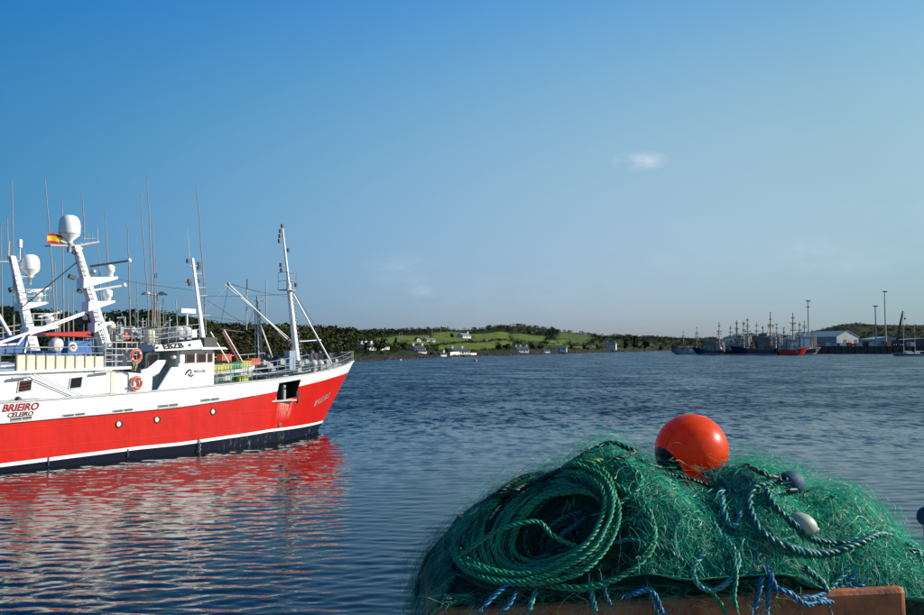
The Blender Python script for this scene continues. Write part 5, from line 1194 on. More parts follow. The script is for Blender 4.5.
far_trawler('largest navy trawler with a long grey superstructure and high mast', 736, 778, 355.0, M['navy'], M['dimgrey'], 5.6, [(757, 768, 337.5, 1), (759, 766, 334, 1)], [(771, 312.5, .45), (763, 326, .3)], [(772, 777, 337)], Yd=668)
far_trawler('red hulled trawler with white gear and tall mast', 803, 776, 354.6, M['hullred'], M['cream'], 4.8, [(789, 798, 340, 1)], [(793.5, 312.5, .45), (784, 328, .28)], [(778, 787, 335), (787, 791, 337)], Yd=662, stripe='red')
far_trawler('black and white trawler lying beyond the red one', 816, 786, 353.9, M['black'], M['white'], 4.6, [(800, 810, 337, 1)], [(800, 322, .4), (812, 329, .3)], [(803, 815, 336)], Yd=735)
far_trawler('rust streaked black trawler behind the gap between the navy vessels', 724, 752, 354.2, M['black'], M['gear'], 4.8, [(734, 743, 339, 1), (736, 741, 335.5, 1)], [(731, 325, .3), (748, 318, .38)], [(744, 750, 336)], Yd=712)
far_trawler('grey trawler mostly hidden behind the largest navy one', 748, 782, 354.0, M['dimgrey'], M['rust'], 5.0, [(752, 762, 336, 1)], [(757, 322, .3), (777, 324, .32)], [(765, 774, 333), (776, 781, 334)], Yd=722)
far_trawler('brown geared trawler moored nearest the warehouse', 790, 818, 353.8, M['navy'], M['gear'], 4.6, [(806, 813, 338, 1)], [(805, 320, .34), (815, 333, .25)], [(794, 803, 334)], Yd=748)
# ketch at anchor
Y = 560; a, b = at_y(893, 350, Y), at_y(922, 350, Y); L_ = b.x - a.x; o = empty('ketch', (a.x + .8, Y, 0), math.pi, 'two masted sailing yacht at anchor, grey hull, sails down', 'yacht')
k_ = HM; HM = [M['dark'], M['white'], M['dimgrey'], M['white_dirty']]
h_, dk, cp, tp, _, _ = make_hull('hull', o, [interp([-L_, 3], [-.8, -.8]), interp([-L_, 3], [.2, .2]), interp([-L_, 3], [.4, .4]), interp([-L_, 2], [1.2, 1.7]), interp([-L_, 2], [1.5, 2.1])], [0, 1, 2, 3], L_ * .97, L_ * .24, Le=L_ * .55, rake=1.8, ztop=2.1, nS=24, bow_full=1.9); HM = k_
dk.build('deck', [M['cream'], M['white']], o); cp.build('toe_rail', [M['white'], M['white']], o)
for x0, x1, h in [(-.38, -.66, 2.5), (-.72, -.86, 2.7)]: MB().prism([(L_ * x1, 1.0), (L_ * x0, 1.0), (L_ * x0 - .6, h), (L_ * x1, h)], -1.1, 1.1).build('cabin', M['white'], o)
for px, pyt, r in [(903.8, 313, .16), (915, 325, .13)]:
    x = -(at_y(px, 350, Y).x - a.x) + .8; zt = qz(pyt, Y); m_ = MB().tube([(x, 0, 1), (x, 0, zt)], [r, r * .7], 6); m_.tube([(x - 1.2, 0, zt * .6), (x + 1.2, 0, zt * .6)], .05, 4); m_ = m_.build('mast', M['white_dirty'], o)
    MB().tube([(x - .2, 0, 3), (x - 5.2, 0, 3.1)], [.3, .22], 8).build('boom', M['cream'], m_)
    g = MB(); g.tube([(x, 0, zt), (x + (2.8 if r > .15 else 4), 0, 1.8)], .03, 3); g.tube([(x, 0, zt), (x - 4.5, 0, 2)], .03, 3); g.build('stay', M['wire'], m_)
# ------------------------------------------------------------------ quay edge under our feet, bin, nets, ropes, floats
CA = at_y(432, 610.5, 3.73); CB = at_y(911.5, 587, 3.86)
RIM = CA.z; PIER = 3.72
AX = Vector((CB.x - CA.x, CB.y - CA.y, 0)); BINL = AX.length; AX.normalize(); BX = Vector((-AX.y, AX.x, 0)); BIND = .82; TL = (CB.z - CA.z) / BINL
def st(s, t, z): return Vector((CA.x, CA.y, 0)) + AX * s + BX * t + Vector((0, 0, z))
pw = MB().bb(-40, 40, -30, 5.45, -4, PIER).build('pier', mat('wet_pier_concrete', (0.20, 0.19, 0.175), .85, .35, 1.2, bump=.4)); pw['kind'] = 'structure'
M['rustbin'] = mat('rusty_orange_steel', (0.42, 0.12, 0.028), .6, .55, 7, bump=.5, col2=(0.14, 0.042, 0.016))
def rot_thing(name, label, cat): o = empty(name, st(0, 0, PIER), 0, label, cat); o.rotation_euler = (0, -math.atan(TL), math.atan2(AX.y, AX.x)); return o
bn = rot_thing('fish_bin', 'rusty orange steel bin on the quay, heaped with green net', 'bin')
hb_ = RIM - PIER
def rbox(x0, x1, y0, y1, z0, z1, r=.02):
    """box with rounded vertical and top edges"""
    mb = MB(); ring = []
    for (zz, ins) in [(z0, 0), (z1 - r, 0), (z1 - r * .3, r * .3), (z1, r)]:
        pts = []
        for cx_, cy_, a0 in ((x1, y1, 0), (x0, y1, 90), (x0, y0, 180), (x1, y0, 270)):
            sx = 1 if cx_ == x1 else -1; sy = 1 if cy_ == y1 else -1
            for k in range(4):
                a = math.radians(a0 + 30 * k); pts.append((cx_ - sx * r + (r - ins) * math.cos(a), cy_ - sy * r + (r - ins) * math.sin(a), zz))
        ring.append(pts)
    n = 16; V = [p for q in ring for p in q]; F = [(i * n + j, i * n + (j + 1) % n, (i + 1) * n + (j + 1) % n, (i + 1) * n + j) for i in range(3) for j in range(n)]
    F += [tuple(range(n - 1, -1, -1)), tuple(range(3 * n, 4 * n))]; return mb.add(V, F, 0, False)
T_ = .055
for x0, x1, y0, y1, nm in [(0, BINL, 0, T_, 'side_panel'), (0, BINL, BIND - T_, BIND, 'side_panel'), (0, T_, T_ + .001, BIND - T_ - .001, 'end_panel'), (BINL - T_, BINL, T_ + .001, BIND - T_ - .001, 'end_panel')]:
    rbox(x0, x1, y0, y1, .12, hb_, .024).build(nm, M['rustbin'], bn)
MB().bb(T_, BINL - T_, T_, BIND - T_, .12, .17).build('floor_panel', M['rustbin'], bn)
for x in (.15, BINL * .5, BINL - .15): MB().bb(x - .05, x + .05, 0, BIND, -TL * x, .119).build('skid', M['rustbin'], bn)
# mound shape measured from the outline in the photograph
SIL = [(400, 650), (415, 622), (427, 592), (446, 558), (476, 523), (505, 498), (544, 473), (590, 457), (622, 452), (644, 464), (662, 474), (690, 484), (720, 484), (744, 478), (790, 486), (830, 500), (870, 519), (905, 542), (935, 562), (965, 588), (1005, 622), (1060, 690)]
def ridge_profile():
    S_ = []; Hh = []
    for px, py in SIL:
        v = at_y(px, py, 4.15)
        for _ in range(6):
            s = (v - st(0, 0, 0)).dot(AX); yr = st(s, .40, 0).y; v = at_y(px, py, yr)
        S_.append((v - st(0, 0, 0)).dot(AX)); Hh.append(v.z - RIM - TL * S_[-1] - .03 - .02 * max(0, min(1, (650 - px) / 40)) * max(0, min(1, (px - 440) / 80)))
    return S_, Hh
RS, RH = ridge_profile()
def Hs(s): return np.interp(s, RS, RH, left=-.4, right=-.4)
def gprof(t): 
    q = np.clip(np.abs((t - .40) / np.where(t < .40, .44, .56)), 0, 1); return (1 - q ** 2.0) ** .62
HOLE = None
def mound_np(s, t):
    """height of the heap over the rim at bin coordinates s (along), t (across), arrays"""
    s = np.asarray(s, float); t = np.asarray(t, float)
    q = np.clip((s - 1.50) / .2, 0, 1); t0 = t; t = t - .10 * q
    h = Hs(s); lump = .024 * np.sin(s * 8 + 2 * np.sin(t * 7)) * np.cos(t * 10 + s * 3) + .018 * np.sin(s * 15 - t * 9) + .012 * np.sin(s * 23 + t * 17) + .010 * np.sin(t * 29 - s * 13)
    base = np.minimum(-.015 - .12 * q, h); z = base + (h - base) * gprof(t) + lump * gprof(t) + .022 * np.abs(np.sin(s * 6.5 + 4.0 * t + 1.2 * np.sin(t * 9))) * np.clip((s - .6) * 2, 0, 1) * gprof(t)
    z = z - np.clip(-t0 - .02, 0, .3) * 1.2
    if HOLE is not None:
        d = ((s - HOLE[0]) / .20) ** 2 + ((t - HOLE[1]) / .16) ** 2; z = z - .15 * np.exp(-d ** 1.5)
    return z - np.clip(s - BINL - .02, 0, 1) ** 1.5 * .35
def mound_pt(s, t, off=0.0):
    e = .01; z = float(mound_np(s, t)); dzs = (float(mound_np(s + e, t)) - z) / e; dzt = (float(mound_np(s, t + e)) - z) / e
    n = (AX * -dzs + BX * -dzt + Vector((0, 0, 1))).normalized(); return st(s, t, RIM + TL * s + z) + n * off
def hit(px, py, off=0.0):
    """where the sight line through a photo point meets the heap"""
    d = pix(px, py); o = Vector((0, 0, EYE)); best = None
    for k in range(500):
        q = o + d * ((3.2 + k * .005) / d.y); r = q - st(0, 0, 0); s, t = r.dot(AX), r.dot(BX)
        if t < -.05: continue
        g = q.z - RIM - TL * s - float(mound_np(s, t))
        if g < 0: return s, t
        if best is None or g < best[0]: best = (g, s, t)
    return best[1], best[2]
HOLE = None
hs_, ht_ = hit(548, 524); HOLE = (hs_, ht_ + .02)
net = empty('fishing_net', st(0, 0, RIM), 0, 'heap of tangled green trawl netting piled in the rusty bin', 'fishing net'); net.rotation_euler = (0, -math.atan(TL), math.atan2(AX.y, AX.x))
def net_mat(name, c1, c2, tr=.35, rough=.4):
    m = mat(name, c1, rough, .3, 30, col2=c2, trans=tr); return m
NM = [net_mat('green_twine', (0.006, 0.32, 0.185), (0.003, 0.17, 0.10)), net_mat('bright_green_twine', (0.05, 0.62, 0.38), (0.015, 0.40, 0.24)), net_mat('teal_twine', (0.012, 0.38, 0.31), (0.006, 0.22, 0.19)), net_mat('pale_twine', (0.50, 0.52, 0.36), (0.32, 0.38, 0.25)), net_mat('dark_green_twine', (0.003, 0.05, 0.033), (0.002, 0.025, 0.02))]
M['netcore'] = mat('shaded_net_core', (0.004, 0.050, 0.030), .85, .7, 40, bump=.8, col2=(0.001, 0.010, 0.007), spec=.2)  # near-black: the shade between the threads is put into this colour
TM = lambda s: -.02 + .095 * np.clip((s - 1.50) / .2, 0, 1)
ss = np.linspace(-.05, BINL + .44, 200); tt = np.linspace(-.05, .96, 110); Sg, Tg = np.meshgrid(ss, tt, indexing='ij')
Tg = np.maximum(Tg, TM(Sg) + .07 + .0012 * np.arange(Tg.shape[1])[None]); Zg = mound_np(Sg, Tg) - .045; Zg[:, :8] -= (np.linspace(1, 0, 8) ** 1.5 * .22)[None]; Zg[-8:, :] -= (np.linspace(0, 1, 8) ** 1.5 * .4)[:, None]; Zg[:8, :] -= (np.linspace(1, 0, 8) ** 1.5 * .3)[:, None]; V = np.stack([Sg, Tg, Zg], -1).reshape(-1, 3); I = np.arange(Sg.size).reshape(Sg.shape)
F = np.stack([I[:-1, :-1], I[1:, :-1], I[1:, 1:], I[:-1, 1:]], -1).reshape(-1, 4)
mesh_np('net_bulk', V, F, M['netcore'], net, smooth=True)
def strands(P, r, mi, name, parent, mats, label=None):
    """P (S,n,3) thread paths -> one mesh of thin three sided threads"""
    S_, n, _ = P.shape; T = np.gradient(P, axis=1); T /= np.linalg.norm(T, axis=2, keepdims=True) + 1e-9
    ref = rng.normal(size=(S_, 1, 3)); u = np.cross(T, ref + 0 * T); u /= np.linalg.norm(u, axis=2, keepdims=True) + 1e-9
    rr = np.asarray(r).reshape(S_, 1, 1) * 1.25
    ring = np.stack([P - u * rr, P + u * rr], 2)                                            # S,n,2,3
    I = np.arange(S_ * n * 2).reshape(S_, n, 2); a = I[:, :-1]; b = I[:, 1:]
    F = np.stack([a[..., 0], a[..., 1], b[..., 1], b[..., 0]], -1).reshape(-1, 4)
    o = mesh_np(name, ring.reshape(-1, 3), F, mats, parent, np.repeat(np.asarray(mi), n - 1), True); o['kind'] = 'stuff'; return o
def to_local(s, t, off):
    t = np.maximum(t, TM(s))
    e = .012; z = mound_np(s, t); dzs = (mound_np(s + e, t) - z) / e; dzt = (mound_np(s, t + e) - z) / e
    n = np.stack([-dzs, -dzt, np.ones_like(z)], -1); n /= np.linalg.norm(n, axis=-1, keepdims=True)
    return np.stack([s, t, z], -1) + n * off[..., None]
def smooth_noise(S_, n, k, amp):
    x = np.linspace(0, 1, n); out = np.zeros((S_, n))
    for j in range(1, k + 1): out += rng.normal(0, 1, (S_, 1)) * np.sin(2 * math.pi * j * x[None] * rng.uniform(.6, 1.4, (S_, 1)) + rng.uniform(0, 6.28, (S_, 1))) / j ** .7
    return out * amp
_tt = np.linspace(-.05, .96, 400); _zz = mound_np(np.full(400, 1.25), _tt); _aa = np.concatenate([[0], np.cumsum(np.hypot(np.diff(_tt), np.diff(_zz)))])
def arc_of(t): return np.interp(t, _tt, _aa)
def t_of(a): return np.interp(a, _aa, _tt)
def over_buoy(s, t):
    P = np.array(st(0, 0, RIM)) + np.array(AX) * s[..., None] + np.array(BX) * t[..., None] + np.array([0, 0, 1.]) * (mound_np(s, t) + TL * s)[..., None]
    d = P - np.array([0, 0, EYE]); f = d[..., 1] * math.cos(PITCH) + d[..., 2] * math.sin(PITCH); px = 462 + 898 * d[..., 0] / f; py = 307.5 - 898 * (-d[..., 1] * math.sin(PITCH) + d[..., 2] * math.cos(PITCH)) / f
    return (np.hypot(px - 691, py - 450) < 44) & (t < .75)
def loose(S_, n, len_, s0, s1, t0, t1, off0, off1, curl, rad, pm, name):
    s = rng.uniform(s0, s1, (S_, 1)); t = rng.uniform(t0, t1, (S_, 1)); L_ = rng.uniform(*len_, (S_, 1)); x = np.linspace(-.5, .5, n)[None]
    th = rng.uniform(0, 6.28, (S_, 1)) + smooth_noise(S_, n, 3, curl); step = L_ / n
    ds = np.cumsum(np.cos(th) * step, 1); dt = np.cumsum(np.sin(th) * step, 1)
    ps = s + ds - ds.mean(1, keepdims=True); pt = np.clip(t + (dt - dt.mean(1, keepdims=True)) * .8, -.05, .95)
    off = rng.uniform(off0, off1, (S_, 1)) ** 1.0 + np.abs(smooth_noise(S_, n, 3, .35)) * (off1 - off0) * .6
    return strands(to_local(ps, pt, off), rng.uniform(*rad, S_), rng.choice(len(NM), S_, p=pm), name, net, NM)
def sheet(s0, s1, t0, t1, mesh_, off, warp, rad, pm, keep=.85, lift=None):
    """a length of diamond netting laid over the heap and pulled out of shape"""
    nu = int((s1 - s0) / mesh_); n = int((t1 - t0) / mesh_) * 4 + 1; out = []
    k1, k2, k3, k4 = rng.uniform(2, 6, 4); p1, p2, p3, p4 = rng.uniform(0, 6.28, 4)
    for dirn_ in (-1, 1):
        i = np.arange(-nu // 2, nu + nu // 2)[:, None]; x = np.linspace(0, 1, n)[None]
        tri = np.abs(((x * (n - 1) / 2 + i * 0) % 2) - 1) - .5
        s = s0 + (i + .5) * mesh_ + dirn_ * tri * mesh_ * .98; t = t0 + x * (t1 - t0) + 0 * s
        s_ = s + warp * np.sin(k1 * t * 2 + p1 + s) + warp * .5 * np.sin(k2 * s * 2 + 5 * t + p2); t_ = t + warp * np.sin(k3 * s + p3) + warp * .5 * np.sin(k4 * s * 2.3 + 4 * t + p4)
        o = off + .02 * np.sin(4 * s_ + 3 * t_ + p1) + .013 * np.sin(11 * t_ - 7 * s_ + p3)
        if lift: o = o + lift(s_, t_)
        ok = (rng.random(s.shape[0]) < keep); P = to_local(s_, np.clip(t_, -.05, .95), o)[ok]; out.append(P)
    P = np.concatenate(out); S_ = len(P)
    return strands(P, np.full(S_, rad), rng.choice(len(NM), S_, p=pm), 'net_mesh', net, NM)
G_ = [.42, .26, .20, .02, .10]
def in_coil(s, t):
    """chance-weight of a spot lying on the coil of rope, whose turns push the net aside"""
    d = np.hypot((s - HOLE[0] + .02) / .40, (t - HOLE[1] + .02) / .30); return np.clip((1.12 - d) / .18, 0, 1)
def loose(S_, n, len_, s0, s1, t0, t1, off0, off1, curl, rad, pm, name, harm=3):
    s = rng.uniform(s0, s1, (S_, 1)); t = t_of(rng.uniform(arc_of(t0), arc_of(t1), (S_, 1))); ok = rng.random((S_, 1)) > in_coil(s, t) * .97; ok &= rng.random((S_, 1)) < np.clip(.50 + .75 * (s - .45), .50, 1); ok &= ~(over_buoy(s, t) & (rng.random((S_, 1)) < .9)); s = s[ok[:, 0]]; t = t[ok[:, 0]]; S_ = len(s)
    L_ = rng.uniform(*len_, (S_, 1))
    th = rng.uniform(0, 6.28, (S_, 1)) + smooth_noise(S_, n, harm, curl); step = L_ / n
    ds = np.cumsum(np.cos(th) * step, 1); dt = np.cumsum(np.sin(th) * step, 1)
    ps = s + ds - ds.mean(1, keepdims=True); pt = np.clip(t_of(arc_of(t) + dt - dt.mean(1, keepdims=True)), -.045, .95)
    off = rng.uniform(off0, off1, (S_, 1)) + np.abs(smooth_noise(S_, n, 3, .35)) * (off1 - off0) * .7
    ps = np.clip(ps, -.06 - .05 * rng.random((S_, 1)) ** 3, BINL + .46)
    return strands(to_local(ps, pt, off), rng.uniform(*rad, S_), rng.choice(len(NM), S_, p=pm), name, net, NM)
def sheet(s0, s1, t0, t1, mesh_, off, warp, rad, pm, keep=.85, lift=None):
    """a length of diamond netting laid over the heap and pulled out of shape, every bar its own thread"""
    t0, t1 = arc_of(t0), arc_of(t1); nu = int((s1 - s0) / mesh_); nv = int((t1 - t0) / (mesh_ * .62)); k = rng.uniform(2, 6, 6); p = rng.uniform(0, 6.28, 6)
    js = rng.normal(0, mesh_ * .20, (nu + 1, nv + 1)); jt = rng.normal(0, mesh_ * .20, (nu + 1, nv + 1))
    i, j = np.meshgrid(np.arange(nu + 1), np.arange(nv + 1), indexing='ij')
    s = s0 + (i + .5 * (j % 2)) * mesh_ + js; t = t0 + j * mesh_ * .62 + jt
    def bars(a, b):
        x = np.linspace(0, 1, 6)[None, :]; sa, ta = s[a].ravel()[:, None], t[a].ravel()[:, None]; sb, tb = s[b].ravel()[:, None], t[b].ravel()[:, None]
        S_ = len(sa); bow = rng.normal(0, .22, (S_, 1)) * mesh_; q = 4 * x * (1 - x)
        return sa + (sb - sa) * x - (tb - ta) / mesh_ * bow * q, ta + (tb - ta) * x + (sb - sa) / mesh_ * bow * q, rng.normal(0, 1, (S_, 1)) * q * .006
    out = []
    e = np.arange(0, nv, 2); o_ = np.arange(1, nv, 2)
    for (ai, aj, bi, bj) in [(slice(0, nu), slice(0, nv), slice(0, nu), slice(1, nv + 1)), (slice(1, nu + 1), slice(0, nv, 2), slice(0, nu), slice(1, nv + 1, 2)), (slice(0, nu), slice(1, nv, 2), slice(1, nu + 1), slice(2, nv + 1, 2))]:
        A = (ai, aj); B = (bi, bj)
        if s[A].shape != s[B].shape:
            m_ = min(s[A].shape[1], s[B].shape[1]); A = (ai, np.arange(nv + 1)[aj][:m_]); B = (bi, np.arange(nv + 1)[bj][:m_])
        out.append(bars(A, B))
    S1 = np.concatenate([o[0] for o in out]); T1 = np.concatenate([o[1] for o in out]); O1 = np.concatenate([o[2] for o in out])
    s_ = S1 + warp * np.sin(k[0] * T1 * 2 + p[0] + S1) + warp * .5 * np.sin(k[1] * S1 * 2 + 5 * T1 + p[1]); t_ = T1 + warp * np.sin(k[2] * S1 + p[2]) + warp * .5 * np.sin(k[3] * S1 * 2.3 + 4 * T1 + p[3])
    t_ = t_of(t_); o = np.maximum(.002, off + O1 + .016 * np.sin(4 * s_ + 3 * t_ + p[4]) + .012 * np.sin(11 * t_ - 7 * s_ + p[5]))
    if lift: o = o + lift(s_, t_)
    ok = (rng.random(len(s_)) < keep) & (rng.random(len(s_)) > in_coil(s_[:, 3], t_[:, 3])) & ~(over_buoy(s_[:, 3], t_[:, 3]) & (rng.random(len(s_)) < .85))
    P = to_local(np.clip(s_, -.07, BINL + .46), np.clip(t_, -.045, .95), o)[ok]
    return strands(P, rng.uniform(.8, 1.25, len(P)) * rad, rng.choice(len(NM), len(P), p=pm), 'net_mesh', net, NM)
G_ = [.40, .20, .18, .02, .20]
loose(5200, 16, (.10, .45), -.05, BINL + .26, -.03, .9, .0, .026, 1.6, (.0004, .0008), G_, 'net_threads')
loose(4600, 26, (.15, .60), .62, BINL + .40, -.03, .9, .0, .034, 3.0, (.00035, .0007), [.22, .52, .18, .05, .03], 'net_threads', 4)
loose(2600, 26, (.12, .42), .50, BINL + .1, -.04, .5, .0, .034, 4.2, (.0004, .0007), [.34, .36, .14, .12, .04], 'net_threads', 5)
loose(1500, 18, (.12, .4), -.06, .6, .15, .9, .01, .055, 1.6, (.0003, .0006), [.25, .2, .35, .05, .15], 'net_threads')
loose(1800, 22, (.12, .50), .8, BINL + .46, .40, .9, .03, .085, 2.2, (.0003, .0005), [.3, .42, .22, .05, .01], 'net_threads')
loose(500, 22, (.12, .50), .1, BINL + .30, .42, .9, .05, .12, 2.0, (.0003, .00045), [.3, .42, .22, .05, .01], 'net_threads')
GB = [.30, .44, .20, .04, .02]  # brighter mix: sunlight on the right side put into the twine colours
loose(2000, 18, (.06, .22), .05, BINL, -.02, .20, .004, .036, 3.0, (.0004, .0008), [.40, .18, .20, .06, .16], 'net_threads', 4)
loose(1100, 22, (.15, .55), .85, BINL + .46, .50, .93, .05, .15, 2.0, (.00025, .0004), [.3, .42, .22, .05, .01], 'net_threads')
loose(500, 22, (.12, .45), -.06, .8, .40, .93, .03, .11, 1.8, (.00025, .0004), [.35, .2, .35, .05, .05], 'net_threads')
for k in range(6): sheet(.80, BINL + .42, -.03, .92, .044 + .005 * k, .010 + .008 * k, .05, .0006, GB)
for k in range(7): sheet(.95, BINL + .46, .0, .92, .040 + .004 * k, .014 + .005 * k, .07, .0005, GB, .85, lambda s, t: .03 * np.clip((s - 1.6) / .6, 0, 1))
for k in range(4): sheet(.9, BINL + .46, .42, .92, .038 + .004 * k, .05 + .018 * k, .07, .0004, GB, .8)
for k in range(5): sheet(-.06, .85, .05, .92, .036, .012 + .012 * k, .05, .0004, [.25, .10, .35, .03, .27], .55)  # darker mix: shade of the left flank put into the twine colours
# threads hanging over the bin's front
S_ = 260; n = 20; s = rng.uniform(.02, BINL - .05, (S_, 1)); keep = (rng.random((S_, 1)) < np.where(s > 1.55, .06, .95))[:, 0]; x = np.linspace(0, 1, n)[None]
drop = rng.uniform(.02, .10, (S_, 1)); ps = s + smooth_noise(S_, n, 3, .03); py_ = .05 - .09 * np.sin(np.clip(x * 2.2, 0, 1.57)) - .01 * rng.random((S_, 1)) + smooth_noise(S_, n, 3, .006) * x
pz = .05 - np.maximum(0, x - .25) * (drop + .06) / .75 + .0 * s; P = np.stack([ps, py_ + 0 * ps, pz + smooth_noise(S_, n, 3, .012) * x], -1)[keep]
strands(P, rng.uniform(.0005, .001, len(P)), rng.choice(len(NM), len(P), p=[.34, .2, .28, .10, .08]), 'net_fringe', net, NM)

# ropes
def rope_mat(name, c, c2): return mat(name, c, .45, .3, 60, col2=c2, bump=.3, spec=.4)
RM = {'green': rope_mat('green_rope', (0.012, 0.28, 0.14), (0.006, 0.14, 0.07)), 'dark': rope_mat('dark_green_rope', (0.004, 0.05, 0.035), (0.002, 0.02, 0.016)), 'teal': rope_mat('teal_rope', (0.016, 0.19, 0.185), (0.004, 0.06, 0.07)), 'aqua': rope_mat('faded_aqua_rope', (0.06, 0.33, 0.31), (0.02, 0.16, 0.16)), 'blue': rope_mat('blue_rope', (0.012, 0.21, 0.36), (0.005, 0.09, 0.19)), 'yellow': rope_mat('yellow_green_rope', (0.10, 0.28, 0.07), (0.04, 0.15, 0.05))}
def spline(P, n):
    P = [Vector(p) for p in P]; out = []; P = [P[0] * 2 - P[1]] + P + [P[-1] * 2 - P[-2]]
    for i in range(1, len(P) - 2):
        for k in range(n):
            t = k / n; a, b, c, d = P[i - 1:i + 3]
            out.append(.5 * ((2 * b) + (c - a) * t + (2 * a - 5 * b + 4 * c - d) * t * t + (3 * b - a - 3 * c + d) * t ** 3))
    return np.array(out + [P[-2]])
def resample(Q, step):
    d = np.concatenate([[0], np.cumsum(np.linalg.norm(np.diff(Q, axis=0), axis=1))]); n = max(6, int(d[-1] / step)); x = np.linspace(0, d[-1], n)
    return np.stack([np.interp(x, d, Q[:, i]) for i in range(3)], -1)
def laid_rope(Q, r, lay=3):
    """three twisted strands along a path, returns verts and faces"""
    Q = resample(np.asarray(Q, float), r * .85); n = len(Q); T = np.gradient(Q, axis=0); T /= np.linalg.norm(T, axis=1, keepdims=True) + 1e-9
    u = np.zeros_like(Q); u0 = np.cross(T[0], [0.1, .2, 1.0]); u[0] = u0 / np.linalg.norm(u0)
    for i in range(1, n):
        q = u[i - 1] - T[i] * (u[i - 1] @ T[i]); u[i] = q / (np.linalg.norm(q) + 1e-9)
    w = np.cross(T, u); V = []; F = []; m = 5; off = 0; vary = 1 + .10 * np.sin(np.arange(n) * .07 + rng.uniform(0, 6)) + .06 * np.sin(np.arange(n) * .23 + rng.uniform(0, 6)); rs = (r * .56 * vary)[:, None]; rc = (r * .50 * vary)[:, None]
    ang = np.arange(n) * (r * .85) / (r * 6.2) * 2 * math.pi
    for k in range(3):
        a = ang + k * 2 * math.pi / 3; a = a + .5 * np.sin(np.arange(n) * .05 + k); C = Q + (u * np.cos(a)[:, None] + w * np.sin(a)[:, None]) * rc
        er = u * np.cos(a)[:, None] + w * np.sin(a)[:, None]; eb = np.cross(T, er)
        ring = np.stack([C + (er * math.cos(b) + eb * math.sin(b)) * rs for b in np.arange(m) * 2 * math.pi / m], 1)
        I = np.arange(n * m).reshape(n, m) + off; A = I[:-1]; B = I[1:]
        F.append(np.stack([A, np.roll(A, -1, 1), np.roll(B, -1, 1), B], -1).reshape(-1, 4)); V.append(ring.reshape(-1, 3)); off += n * m
    return np.concatenate(V), np.concatenate(F)
def rope(pts, wpx, m, label, off=.5, name='rope', wob=.5, lifts=None):
    """a rope lying over the heap along photo points"""
    W3 = []
    r = wpx * .64 / 2 / 898 * 4.0
    for i, (px, py) in enumerate(pts):
        s, t = hit(px, py); W3.append(mound_pt(s, t, r * (1 + off) + .020 + (lifts[i] if lifts else 0)))
    Q = spline(W3, 8); j = np.stack([smooth_noise(1, len(Q), 5, .0022 * wob)[0] for _ in range(3)], -1)
    c = Vector(Q.mean(0)); Qc = Q + j - np.array(c); V, F = laid_rope(Qc, r)
    for e, d in ((0, Qc[0] - Qc[2]), (-1, Qc[-1] - Qc[-3])):                # frayed yarns at both ends
        d = d / (np.linalg.norm(d) + 1e-9)
        for _ in range(11):
            g = d * r * rng.uniform(1.5, 3.6) + rng.normal(0, 1, 3) * r * 1.0; p0 = Qc[e] + rng.normal(0, 1, 3) * r * .5; w_ = np.cross(g, rng.normal(size=3)); w_ *= r * .13 / (np.linalg.norm(w_) + 1e-9); m_ = p0 + g * .55 + rng.normal(0, 1, 3) * r * .3
            n0 = len(V); V = np.concatenate([V, [p0 - w_, p0 + w_, m_ + w_, m_ - w_, p0 + g + w_ * .5, p0 + g - w_ * .5]]); F = np.concatenate([F, [[n0, n0 + 1, n0 + 2, n0 + 3], [n0 + 3, n0 + 2, n0 + 4, n0 + 5]]])
    o = mesh_np(name, V, F, RM[m], smooth=True); o.location = c
    return tag(o, label, 'rope')
# the big coil: many turns of one rope, packed on the right, spread on the left, sinking into a dark hole
coil = empty('rope_coil', (0, 0, 0), 0, 'large coil of thick green rope with a dark hollow, left of the float', 'rope coil')
KEEP = HOLE; HOLE = None
turns = []
for k in range(25):
    q = k / 24; rx = 48 + 36 * q + rng.normal(0, 3); ry = 32 + 23 * q + rng.normal(0, 3); cx_ = 562 - 31 * q + rng.normal(0, 3.0); cy_ = 529 + 2 * q + rng.normal(0, 3); tilt = math.radians(-24 + 6 * rng.normal())
    lay = rng.uniform(0, .04); deep = (1 - q)
    path = []
    for a in np.linspace(0, 2 * math.pi, 27)[:-1]:
        ex, ey = rx * math.cos(a), ry * math.sin(a); px = cx_ + ex * math.cos(tilt) - ey * math.sin(tilt); py = cy_ + ex * math.sin(tilt) + ey * math.cos(tilt)
        s, t = hit(px, min(py, 607)); left = max(0, -math.cos(a)); up = max(0, -math.sin(a))
        path.append((a, s, t, -.07 * deep * (.35 + left * .75) + .022 + lay * (.3 + .7 * max(0, math.cos(a - .5))) ))
    turns.append(path)
for k in range(12):
    rx = rng.uniform(16, 50); ry = rng.uniform(14, 34); cx_ = 556 + rng.normal(0, 7); cy_ = 527 + rng.normal(0, 6); tilt = rng.uniform(-.9, .4)
    path = []
    for a in np.linspace(0, 2 * math.pi, 25)[:-1]:
        ex, ey = rx * math.cos(a), ry * math.sin(a); px = cx_ + ex * math.cos(tilt) - ey * math.sin(tilt); py = cy_ + ex * math.sin(tilt) + ey * math.cos(tilt)
        s, t = hit(px, py); path.append((a, s, t, -.10 - .04 * (1 - rx / 50) + .03 * math.sin(2 * a + k)))
    turns.append(path)
HOLE = KEEP
def turn_points(path): 
    global HOLE
    k = HOLE; HOLE = None; P = [mound_pt(s, t, o_) for (_, s, t, o_) in path]; HOLE = k; return P
for k, path in enumerate(turns):
    P = turn_points(path); Q = spline(P + P[:2], 7)[:-7]
    j = np.stack([smooth_noise(1, len(Q), 4, .003)[0] * np.sin(np.linspace(0, math.pi, len(Q))) for _ in range(3)], -1); V, F = laid_rope(Q + j, .0112 + .001 * rng.random())
    mesh_np('rope_turn', V, F, (RM['green'] if k % 6 else RM['dark']) if k < 25 else (RM['dark'] if k % 4 else RM['teal']), coil, smooth=True)
